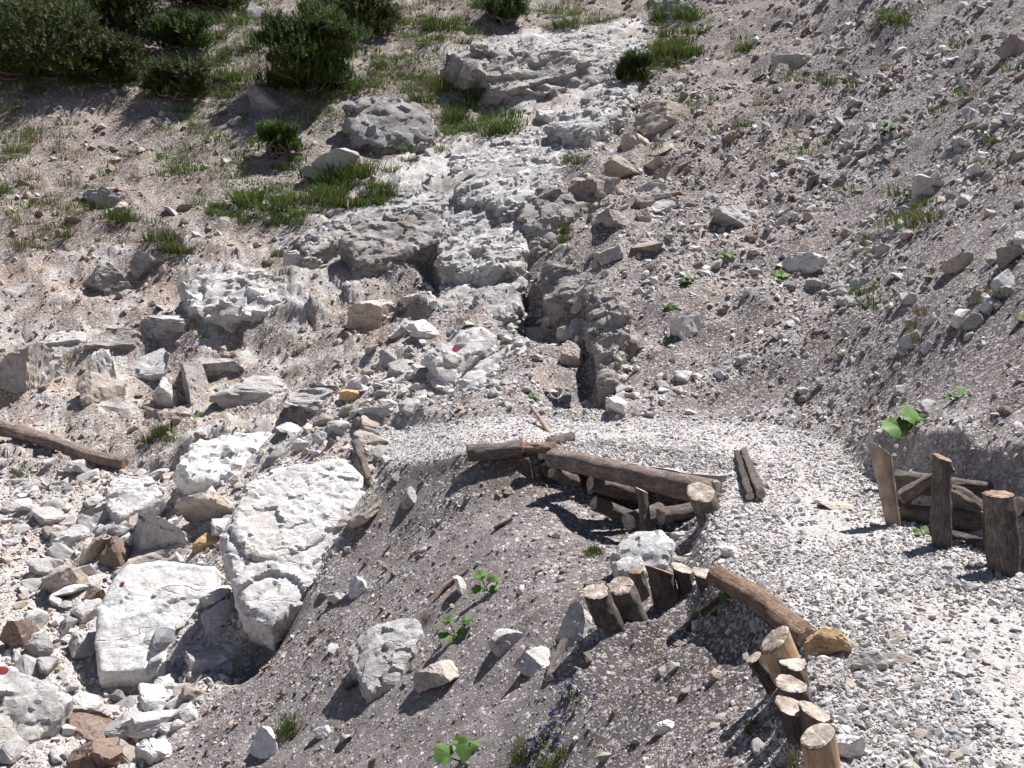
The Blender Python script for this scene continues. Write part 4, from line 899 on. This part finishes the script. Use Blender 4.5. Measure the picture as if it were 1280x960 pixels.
for k, (lb, a, b, ya, yb, w) in enumerate([
   ('upper short log poking from the dark hollow under the edge log', (738,604), (800,618), 7.62, 7.75, 20), ('stub log with pale end in the hollow below the upper short log', (742,630), (806,652), 7.45, 7.6, 17),
   ('lowest log lying in the dark hollow beside the slim stake', (786,652), (826,640), 7.25, 7.55, 22), ('log lying behind the slim stake at the back of the hollow', (826,645), (880,634), 7.3, 7.5, 19),
   ('small log end under the joined logs beside the brown slope', (690,590), (722,602), 7.95, 8.05, 15)]):
    layY('hollow_log', lb, a, b, ya, yb, w, w, 'greybark', ('cut','cutdark'), 40+k, rough=.09)
for k, (a, b) in enumerate([((655,575),(664,600)), ((678,582),(690,604))]):
    layY('bark_shred', ['upright bark splinter under the shorter edge log', 'bark splinter at the joint of the two edge logs'][k], a, b, 8.25, 8.2, 12, 7, 'bark', ('cutdark','cutdark'), 47+k, cat='splinter', rough=.2)
lay('path_log', 'peeled orange brown log lying along the near path edge', (896,720), (1012,797), .03, .03, 27, 33, 'orangelog', ('cutdark','cut'), 50, rough=.06, bend=.015)
lay('path_log', 'thin log with sawn end set across the path as a step', (929,564), (951,617), .05, .06, 9, 13, 'greybark', ('cutdark','cut'), 51, rough=.08)
lay('path_log', 'darker thin log lying against the step log', (921,566), (937,620), .045, .045, 7, 10, 'bark', ('cutdark','cut'), 52, rough=.1)
g0, g1 = at(-60, 536), at(158, 582)
log('fallen_log', 'long fallen log resting on the bank above the gully rubble', g0+Vector((0,-.05,.12)), g1+Vector((0,-.05,.06)), .10, .07, 'peeled', ('cut','cutdark'), 53, bend=.06, rough=.06)
def stick(name, label, a, b, w, bark, seed, lift=(.02, .02), **kw):
    p = at(*a)+Vector((0, 0, lift[0])); q = at(*b)+Vector((0, 0, lift[1])); r = w*mpp(p)/2
    log(name, label, p, q, r, r*.7, bark, ('cut', 'cutdark'), seed, 'stick', segs=14, around=10, **kw)
stick('stick', 'brown stick poking up from the slope behind the edge logs', (690,542), (664,524), 7, 'twig', 60, (-.02, .12), rough=.1)
stick('stick', 'bleached broken branch lying on the brown slope', (545,750), (584,714), 6, 'twig', 61, (.015, .02), rough=.15, bend=.02)
stick('stick', 'short log between the gully crossing and the huge white block', (446,560), (462,608), 11, 'greybark', 62, (.05, .05), rough=.12)
stick('stick', 'dark root lying at the foot of the stump row', (860,794), (898,756), 7, 'bark', 63, (.03, .05), rough=.15, bend=.02)
stick('stick', 'brown root end below the bright jagged rock', (688,850), (704,815), 15, 'greybark', 64, (.0, .06), rough=.2)
stick('stick', 'dry twig on the brown slope below the hollow', (618,664), (640,652), 5, 'bark', 65, (.02, .02), rough=.2)
stick('stick', 'dark dry branch near the scree crest', (940,104), (955,98), 4, 'bark', 66, (.03, .06), rough=.2)

# ------------------------------------------------------------------ plants
def strip(pts, w, side):
    V = []; F = []; n = len(pts)
    for k, p in enumerate(pts):
        ww = w*(1-k/(n-1))**.7*.5+w*.02; V += [p-side*ww, p+side*ww]
    for k in range(n-1): F.append((2*k, 2*k+1, 2*k+3, 2*k+2))
    return V, F
def tuft_mesh(name, seed, blades, spread, material, width):
    rg = np.random.RandomState(seed); V = []; F = []
    for b in range(blades):
        a = rg.uniform(0, 6.28); r0 = spread*rg.rand()**.7*.5; h = rg.uniform(.45, 1.0); lean = rg.uniform(.05, .75); d = np.array([math.cos(a+rg.normal()*.5), math.sin(a+rg.normal()*.5), 0])
        base = np.array([math.cos(a)*r0, math.sin(a)*r0, -.04]); pts = [base+d*lean*h*t**1.8+np.array([0, 0, h*(t-.35*lean*t*t)]) for t in np.linspace(0, 1, 4)]
        ph = rg.uniform(0, 6.28); v, f = strip(pts, width*rg.uniform(.6, 1.3), np.array([math.cos(ph), math.sin(ph), 0])); o = len(V); V += v; F += [tuple(i+o for i in q) for q in f]
    me = bpy.data.meshes.new(name); me.from_pydata([list(v) for v in V], [], F); me.materials.append(M[material]); return me
TM = {'g': [tuft_mesh('grass_tuft', 400+k, 95, 1.0, 'grass', .045) for k in range(4)], 'd': [tuft_mesh('grass_tuft', 410+k, 70, 1.3, 'drygrass', .035) for k in range(4)], 'm': [tuft_mesh('grass_tuft', 420+k, 85, 1.5, 'herb', .06) for k in range(4)]}
trg = np.random.RandomState(77)
def tuft(px, py, s, kind, label, group):
    p = at(px, py+s*.25); m = mpp(p); o = bpy.data.objects.new('grass_tuft', TM[kind][trg.randint(4)]); COL.objects.link(o)
    o.location = p; k = s*m*.85; o.scale = (k*trg.uniform(.8, 1.3), k*trg.uniform(.8, 1.3), k*trg.uniform(.5, 1.15)); o.rotation_euler = (0, 0, trg.uniform(0, 6.28))
    tag(o, label, 'grass', group)
def patch(cx, cy, w, h, n, s, kinds, label, group):
    for _ in range(n): tuft(cx+trg.uniform(-.5, .5)*w, cy+trg.uniform(-.5, .5)*h, s*trg.uniform(.7, 1.25), kinds[trg.randint(len(kinds))], label, group)
T = [ # cx, cy, w, h, count, size, kinds, label
 (440,230,104,46,34,30,'ggm','grass tuft in the lush green patch under the dark grey cracked boulder'),
 (335,258,84,38,16,28,'ggm','grass tuft in the green patch above the pale bedrock rib'),
 (275,256,50,24,4,24,'gm','grass tuft left of the green patch on the hillside edge'),
 (215,302,56,30,10,30,'gd','tall grass tuft above the round dark grey rock'),
 (92,276,44,36,5,30,'gd','tall grass tuft below the red marked hillside rock'),
 (162,270,40,26,4,24,'gm','grass tuft right of the red marked hillside rock'),
 (560,120,80,56,18,26,'gdm','grass tuft in the strip between cracked boulder and outcrop'),
 (600,148,80,30,16,28,'ggm','grass tuft at the lower foot of the outcrop'),
 (510,190,90,20,6,20,'gm','grass tuft at the base of the dark grey cracked boulder'),
 (555,40,66,36,12,24,'gdm','grass tuft above the outcrop near the skyline'),
 (690,24,60,16,5,22,'gd','grass tuft above the upper right of the outcrop'),
 (480,95,70,40,6,20,'dm','grass tuft beside the big upright pine'),
 (846,46,46,64,22,32,'gg','bright long grass in the strip beside the scree crest'),
 (820,78,30,24,6,26,'gg','bright grass at the lower end of the crest strip'),
 (300,60,60,80,16,26,'dmg','grass tuft between the dark pines'),
 (285,110,50,40,5,18,'dm','dry tuft on bare ground under the dark pines'),
 (275,150,70,30,7,16,'md','small tuft on bare ground left of the small pine'),
 (345,215,60,40,6,18,'md','tuft on stony ground below the small pine'),
 (40,210,90,140,16,22,'ddm','dry tuft on the bare beige hillside'),
 (190,215,130,120,9,15,'dmd','small tuft scattered on the beige hillside'),
 (40,290,90,40,7,24,'dd','dry grass tuft on the hillside shelf'),
 (205,540,40,16,5,24,'gg','green tuft at the foot of the split rock'),
 (95,460,12,40,3,16,'d','dry tuft growing in the eroded bank'),
 (150,365,110,40,4,14,'dm','little tuft on the upper eroded bank'),
 (290,415,120,24,4,14,'dm','little tuft below the smooth grey slab'),
 (350,316,20,8,2,16,'g','green tuft by the white stones of the bank shelf'),
 (425,318,20,8,2,18,'g','green tuft left of the overhanging rock'),
 (590,262,60,30,4,14,'md','moss tuft in cracks of the bedrock'),
 (636,378,28,20,4,24,'dg','tall thin grass in the cleft beside the layered rock'),
 (700,290,20,30,4,20,'g','grass tuft on the soil beside the earthy outcrop'),
 (718,196,16,10,2,20,'g','grass tuft on the stream bank above the buff ledge'),
 (1128,16,60,20,6,28,'dgg','grass clump at the top of the scree'),
 (965,116,44,24,4,20,'dm','grass tuft under the dark upright rock'),
 (925,160,44,12,4,16,'md','low tuft on the scree under the crest'),
 (1030,96,14,14,2,20,'g','single green tuft on upper scree'),
 (928,54,24,14,3,18,'dm','small bushy tuft at the scree crest'),
 (828,192,24,24,3,20,'gd','tuft among stones of the scree crest'),
 (1158,250,14,10,2,22,'g','tuft under the grey pointed rock on the scree'),
 (1150,395,20,50,5,24,'dd','hanging dry grass in the middle of the scree'),
 (1255,372,44,34,5,22,'dm','weedy tuft with yellow bloom on the scree'),
 (362,906,20,14,4,30,'gd','grass tuft on the lower brown slope by the tilted white rock'),
 (744,687,14,6,3,18,'g','grass tuft at the edge of the shadow below the hollow'),
 (990,946,30,14,4,22,'gd','grass tuft at the base of the thick freshly cut post'),
 (942,906,20,24,3,18,'g','thin grass beside the shadow of the near posts'),
 (660,940,50,30,6,20,'gd','grass tuft in the violet flower patch'),
 (705,945,40,24,5,22,'gd','tall grass under the violet flowers'),
 (24,590,30,10,3,20,'dm','tuft below the fallen log'),
 (535,770,16,10,2,16,'d','dry tuft on the brown slope above the half buried boulder'),
 (440,858,18,10,2,16,'g','tuft at the foot of the half buried boulder'),
 (885,762,26,8,3,16,'g','green tuft at the foot of the stump row'),
]
for cx, cy, w, h, nn, ss, kk, lb in T: patch(cx, cy, w, h, nn, ss, kk, lb, lb.replace('grass tuft', 'grass tufts').replace(' tuft ', ' tufts '))

def leaf_mesh(seed, lobes=True):
    rg = np.random.RandomState(seed); n = 22; V = [(0, 0, 0)]; F = []
    for q in (.5, 1.0):
        for k in range(n):
            a = 2*math.pi*k/n; c = abs(((a+math.pi) % (2*math.pi))-math.pi)   # notch at a = pi
            r = (1-.55*math.exp(-((c-math.pi)/.35)**2))*(1+.09*math.sin(7*a+seed)*(1 if q == 1 else 0))*q*(1+.12*math.cos(a))
            V.append((r*math.cos(a)*1.05+.35*q, r*math.sin(a)*.95, .17*q*q*math.sin(3*a+seed)-.34*q*q+.30*abs(math.sin(a))*q+.05*q*math.sin(9*a)))
    for k in range(n):
        j = (k+1) % n; F.append((0, 1+k, 1+j)); F.append((1+k, 1+n+k, 1+n+j, 1+j))
    return V, F
def leafy(name, label, px, py, leaves, material='leaf', cat='plant', group=None, seed=0):
    """leaves: (pixel offset x, pixel offset y of the leaf centre, radius in px, tilt)"""
    p = at(px, py); m = mpp(p); root = empty(name, p, label, cat, group); rg = np.random.RandomState(seed+500)
    for k, (dx, dy, r, tl) in enumerate(leaves):
        c = Vector((dx*m, rg.uniform(-.6, .2)*r*m, max(-dy*m, r*m*.3))); R0 = r*m
        up = p.z+c.z-ground_z(p.x+c.x, p.y+c.y)
        if up < R0*.35: c.z += R0*.35-up
        V, F = leaf_mesh(seed*7+k); Rm = Matrix.Rotation(rg.uniform(0, 6.28), 3, 'Z'); Rt = Matrix.Rotation(tl, 3, 'X')@Matrix.Rotation(rg.normal()*.3, 3, 'Y')
        W_ = [tuple(Rt@(Rm@Vector(v))*R0+c) for v in V]; mk('leaf', W_, F, M[material], (0, 0, 0), root, True)
        v, f, uv, *_ = tube((0, 0, -.03), tuple(c), R0*.07+.001, R0*.05+.001, seed+k, 6, 6, 0, bend=R0*.2); mk('stem', v, f, M['herb'], (0, 0, 0), root, True)
leafy('butterbur', 'large bright green butterbur leaves beside the split peeled stake', 1134, 538, [(-9,-4,17,.7),(9,2,16,.8),(15,-10,14,1.2),(-8,-14,13,.6),(2,8,10,.5),(-14,6,9,.5)], seed=1)
leafy('butterbur', 'small butterbur on the gravel bank above the stakes', 1196, 498, [(8,-10,9,.5),(-6,-4,7,.3),(-14,4,6,.3)], seed=2)
leafy('butterbur', 'bright two leaved butterbur at the bottom of the brown slope', 578, 948, [(-16,-8,13,.9),(10,-22,17,.8),(6,-4,9,.5),(-2,-20,8,.6)], seed=3)
leafy('butterbur', 'small leafy plant on the brown slope beside the bleached branch', 614, 738, [(-12,-18,9,.4),(8,-18,9,.4),(-12,-4,8,.5),(6,2,7,.5),(4,12,6,.5)], 'leaf', seed=4)
leafy('butterbur', 'low leafy plant on the brown slope above the low buff rock', 570, 796, [(-10,-20,8,.3),(12,-22,8,.3),(4,-6,9,.6),(-6,2,7,.6),(-14,-2,6,.5)], 'leaf', seed=5)
leafy('butterbur', 'bright plant under the bright white scree rock', 974, 350, [(-6,-6,9,.6),(6,-10,8,.4),(2,2,6,.5)], seed=6)
leafy('small_herb', 'low green herb in brown scree left of the white rock', 858, 354, [(-8,-4,7,.4),(6,-6,7,.4),(0,2,6,.6)], 'herb', seed=7)
leafy('small_herb', 'tiny green herb above the low scree herb', 902, 322, [(-4,-4,6,.4),(5,-6,6,.4)], 'leaf', seed=8)
leafy('small_herb', 'greyish green plant in the middle of the upper scree', 1112, 166, [(-8,-10,7,.4),(4,-12,8,.4),(6,0,8,.5),(-6,2,6,.5)], 'herb', seed=9)
leafy('small_herb', 'fresh green plant between stump row and peeled log', 912, 750, [(-4,-6,8,.5),(8,-8,8,.4),(-8,6,6,.5)], 'leaf', seed=10)
leafy('small_herb', 'herb on the right scree above the gravel bank', 1276, 400, [(-4,-6,7,.5),(2,2,7,.5)], 'herb', seed=11)
leafy('small_herb', 'herb growing on the pinkish white scree rock', 838, 388, [(-4,-4,7,.5),(5,0,6,.5)], 'herb', seed=12)
leafy('small_herb', 'pale herb below the pinkish white scree rock', 836, 426, [(-5,-2,6,.4),(5,-2,6,.4)], 'leaf', seed=13)
leafy('small_herb', 'small herb beside the brown stick on the slope', 664, 496, [(-3,-3,5,.4),(4,-3,5,.4)], 'leaf', seed=14)
leafy('small_herb', 'herb in the shade behind the tall rough stake', 1156, 668, [(-5,-4,7,.5),(5,-5,7,.5)], 'leaf', seed=15)
leafy('small_herb', 'small herb in the shade below the split rock', 244, 522, [(-4,-3,6,.5),(4,-5,6,.5)], 'leaf', seed=16)
leafy('small_herb', 'leafy tuft under the layered rock in the cleft', 656, 378, [(-3,-4,6,.4),(4,-6,6,.4)], 'herb', seed=17)
def toadflax(label, px, py, n, seed):
    p = at(px, py); m = mpp(p); root = empty('violet_flower', p, label, 'flower', 'violet flowers on the lower brown slope'); rg = np.random.RandomState(seed); V = []; F = []
    for k in range(n):
        c = Vector((rg.normal()*9*m, rg.normal()*5*m, 0)); c.z = ground_z(p.x+c.x, p.y+c.y)-p.z; t = c+Vector((rg.normal()*4*m, rg.normal()*4*m, rg.uniform(10, 22)*m))
        v, f, *_ = tube(tuple(c-Vector((0, 0, .02))), tuple(t), .0016, .001, seed+k, 5, 5, 0); o = len(V); V += v.tolist(); F += [tuple(i+o for i in q) for q in f]
        for j in range(7):
            q = c.lerp(t, .15+.12*j); a = rg.uniform(0, 6.28); d = Vector((math.cos(a), math.sin(a), .5)); o = len(V); s_ = Vector((-d.y, d.x, 0))*.003
            V += [tuple(q), tuple(q+d*.008+s_), tuple(q+d*.018), tuple(q+d*.008-s_)]; F.append((o, o+1, o+2, o+3))
        if rg.rand() < .8:
            bv, bf = ico(1); bl = bv*np.array([.007, .007, .009])*rg.uniform(.7, 1.1)
            for j in range(3):
                u_ = t+Vector((rg.normal()*.006, rg.normal()*.006, -.011*j)); 
                bl2 = bl+np.array(u_)[None] if j == 0 else np.concatenate([bl2, bl+np.array(u_)[None]])
            mk('blossom', bl2, [tuple(i+len(bv)*j for i in q) for j in range(3) for q in bf], M['violet'], (0, 0, 0), root)
    mk('foliage', V, F, M['herb'], (0, 0, 0), root)
toadflax('violet flowers nearest the bright jagged rock', 712, 874, 13, 1); toadflax('violet flowers in the middle of the grassy patch on brown slope', 700, 905, 10, 2)
toadflax('violet flowers at the lower end of the grassy patch', 674, 938, 15, 3)

def pine(label, px, py, wp, hp, seed, material='pine', shoots=650, upright=.7, cat='pine shrub'):
    """dwarf pine: px, py is the foot; crown wp x hp pixels"""
    p = at(px, py); m = mpp(p); w, h = wp*m/2, hp*m; rg = np.random.RandomState(seed); root = empty('mountain_pine', p, label, cat, 'mountain pines on the upper hillside')
    lobes = []
    for k in range(14+int(wp/6)):
        a = rg.uniform(0, 6.28); r = rg.rand()**.5*.8; zz = rg.uniform(.0, .8)*(1.05-.4*r); lobes.append((np.array([math.cos(a)*r*w, math.sin(a)*r*w*.7, zz*h]), rg.uniform(.14, .46)*min(w, h)))
    ns = int(shoots*2.8); li = rg.randint(len(lobes), size=ns); C = np.array([l[0] for l in lobes])[li]; R0 = np.array([l[1] for l in lobes])[li]
    d = rg.normal(size=(ns, 3)); d[:, 2] = np.abs(d[:, 2])*.8+.05*rg.normal(size=ns); d /= np.linalg.norm(d, axis=1)[:, None]
    b = C+d*(R0*rg.uniform(.35, 1, ns))[:, None]*np.array([1.25, 1.1, 1]); b[:, 2] = np.maximum(b[:, 2], .03)
    ax = d*(1-upright)+np.array([0, 0, upright])+rg.normal(size=(ns, 3))*.22; ax /= np.linalg.norm(ax, axis=1)[:, None]; L = rg.uniform(.10, .2, ns)
    e1 = np.cross(ax, [.3, .9, .1]); e1 /= np.linalg.norm(e1, axis=1)[:, None]; e2 = np.cross(ax, e1); V = []
    for q in range(15):
        a = (q*2.4+rg.rand(ns))[:, None]; t = q/15; s0 = b+ax*(L*t)[:, None]; dr = (e1*np.cos(a)+e2*np.sin(a))*(.85-.3*t)+ax*(.55+.4*t); nl = (.085*rg.uniform(.8, 1.2, ns)*(1-.25*t))[:, None]
        sd_ = np.cross(dr, ax); sd_ = sd_/(np.linalg.norm(sd_, axis=1)[:, None]+1e-6)*.0085; V.append(np.stack([s0-sd_, s0+sd_, s0+dr*nl], 1))
    V = np.concatenate(V).reshape(-1, 3); F = np.arange(len(V)).reshape(-1, 3)
    mk('crown', V, F, M[material], (0, 0, 0), root)
    tv = []; tf = []
    for c, R0 in lobes:
        v, f, *_ = tube((rg.normal()*.05, rg.normal()*.05, -.1), tuple(c*np.array([.8, .8, .85])), .035, .012, seed+len(tv), 7, 7, .1, bend=.12); o = len(tv); tv += v.tolist(); tf += [tuple(i+o for i in q) for q in f]
    for k in range(int(wp/5)):                              # bare dead twigs poking out
        c, R0 = lobes[rg.randint(len(lobes))]; d = rg.normal(size=3); d[2] = abs(d[2]); d /= np.linalg.norm(d)
        v, f, *_ = tube(tuple(c*.9), tuple(c+d*R0*rg.uniform(1.1, 1.6)), .012, .005, seed+k, 5, 5, .1, bend=.04); o = len(tv); tv += v.tolist(); tf += [tuple(i+o for i in q) for q in f]
    mk('trunk', tv, tf, M['bark'], (0, 0, 0), root, True)
pine('large dark spreading pine at the upper edge of the beige hillside', 40, 100, 210, 120, 1, 'pinedark', 1500, .35)
pine('dark pine behind the large spreading pine', 160, 52, 150, 80, 2, 'pinedark', 1000, .35)
pine('low dark pine branch creeping down the beige hillside', 222, 124, 84, 66, 3, 'pinedark', 520, .3)
pine('dark green pine between the spreading pine and the upright pine', 232, 64, 76, 50, 4, 'pine', 500, .5)
pine('ragged dark pine low beside the large spreading pine', 136, 106, 84, 74, 5, 'pinedark', 600, .35)
pine('tall bright upright pine next to the grey rock ledge', 388, 118, 138, 130, 6, 'pine', 1600, .85)
pine('pine behind the upright pine near the skyline', 448, 44, 100, 66, 7, 'pinedark', 700, .6)
pine('small fresh green pine above the rock ledges', 350, 194, 54, 44, 8, 'pine', 330, .85)
pine('round green pine at the skyline above the outcrop', 632, 30, 60, 44, 9, 'pine', 420, .7)
pine('bushy green shrub at the foot of the bright long grass', 792, 106, 44, 40, 10, 'pine', 320, .8)
pine('dark pine at the skyline beside the large spreading pine', 60, 14, 150, 66, 11, 'pinedark', 900, .4)
pine('dark pine standing on the skyline between the grey rock and upright pine', 262, 10, 100, 56, 12, 'pinedark', 600, .5)
for o in COL.objects:
    if o.parent is None and o.get('category') and not o.get('kind'): o['kind'] = 'thing'

def sparse_grass(name, label, poly, n0, thr, seed):
    rg = np.random.RandomState(seed); w = np.array(world_poly(poly)); lo, hi = w.min(0), w.max(0); x_ = rg.uniform(lo[0], hi[0], n0); y_ = rg.uniform(lo[1], hi[1], n0)
    k = (sdf(x_, y_, [tuple(q) for q in w]) > 0) & (fbm(P3(x_, y_, .8, off=160+seed), 3)+.25*rg.normal(size=n0) > thr); x_, y_ = x_[k], y_[k]; z_, _, R__ = full_h(x_, y_); k = R__['slab'] < .3; x_, y_, z_ = x_[k], y_[k], z_[k]
    protos = TM['d']+TM['m']+TM['g'][:1]; V = []; F = []; Mi = []; o = 0; mats = ['drygrass', 'herb', 'grass']
    for a, b, c in zip(x_, y_, z_):
        r = rg.randint(3); q = protos[rg.choice([0, 1, 2, 3, 4, 5, 6, 7, 8])]; nv = len(q.vertices); co = np.zeros(nv*3); q.vertices.foreach_get('co', co); co = co.reshape(-1, 3)[:8*30]
        h = rg.uniform(.12, .32)*.75; th = rg.uniform(0, 6.28); R2 = np.array([[math.cos(th), -math.sin(th), 0], [math.sin(th), math.cos(th), 0], [0, 0, 1]]); p = (co*np.array([h*1.5, h*1.5, h]))@R2.T+np.array([a, b, c]); V.append(p)
        m_ = len(p)//8; f = (np.arange(m_)[:, None, None]*8+np.array([[0, 1, 3, 2], [2, 3, 5, 4], [4, 5, 7, 6]])[None]).reshape(-1, 4)+o; F.append(f); o += len(p); Mi += [mats.index(q.materials[0].name.replace('green_grass', 'grass').replace('dry_grass', 'drygrass').replace('herb_leaf', 'herb'))]*len(f)
    ob = mk(name, np.concatenate(V), np.concatenate(F), M['drygrass']); ob.data.materials.append(M['herb']); ob.data.materials.append(M['grass']); ob.data.polygons.foreach_set('material_index', np.array(Mi, np.int32)); ob.data.update()
    tag(ob, label, 'grass', kind='stuff')
sparse_grass('sparse_grass', 'sparse low grass growing over the beige hillside', [(0,-20),(560,-20),(800,-10),(800,22),(690,40),(555,62),(540,130),(600,150),(480,205),(400,280),(200,298),(0,320)], 7000, .10, 1)
sparse_grass('sparse_weeds', 'sparse dry weeds on the upper scree', [(820,0),(1280,0),(1280,420),(1120,420),(950,200),(800,240)], 2200, .60, 2)
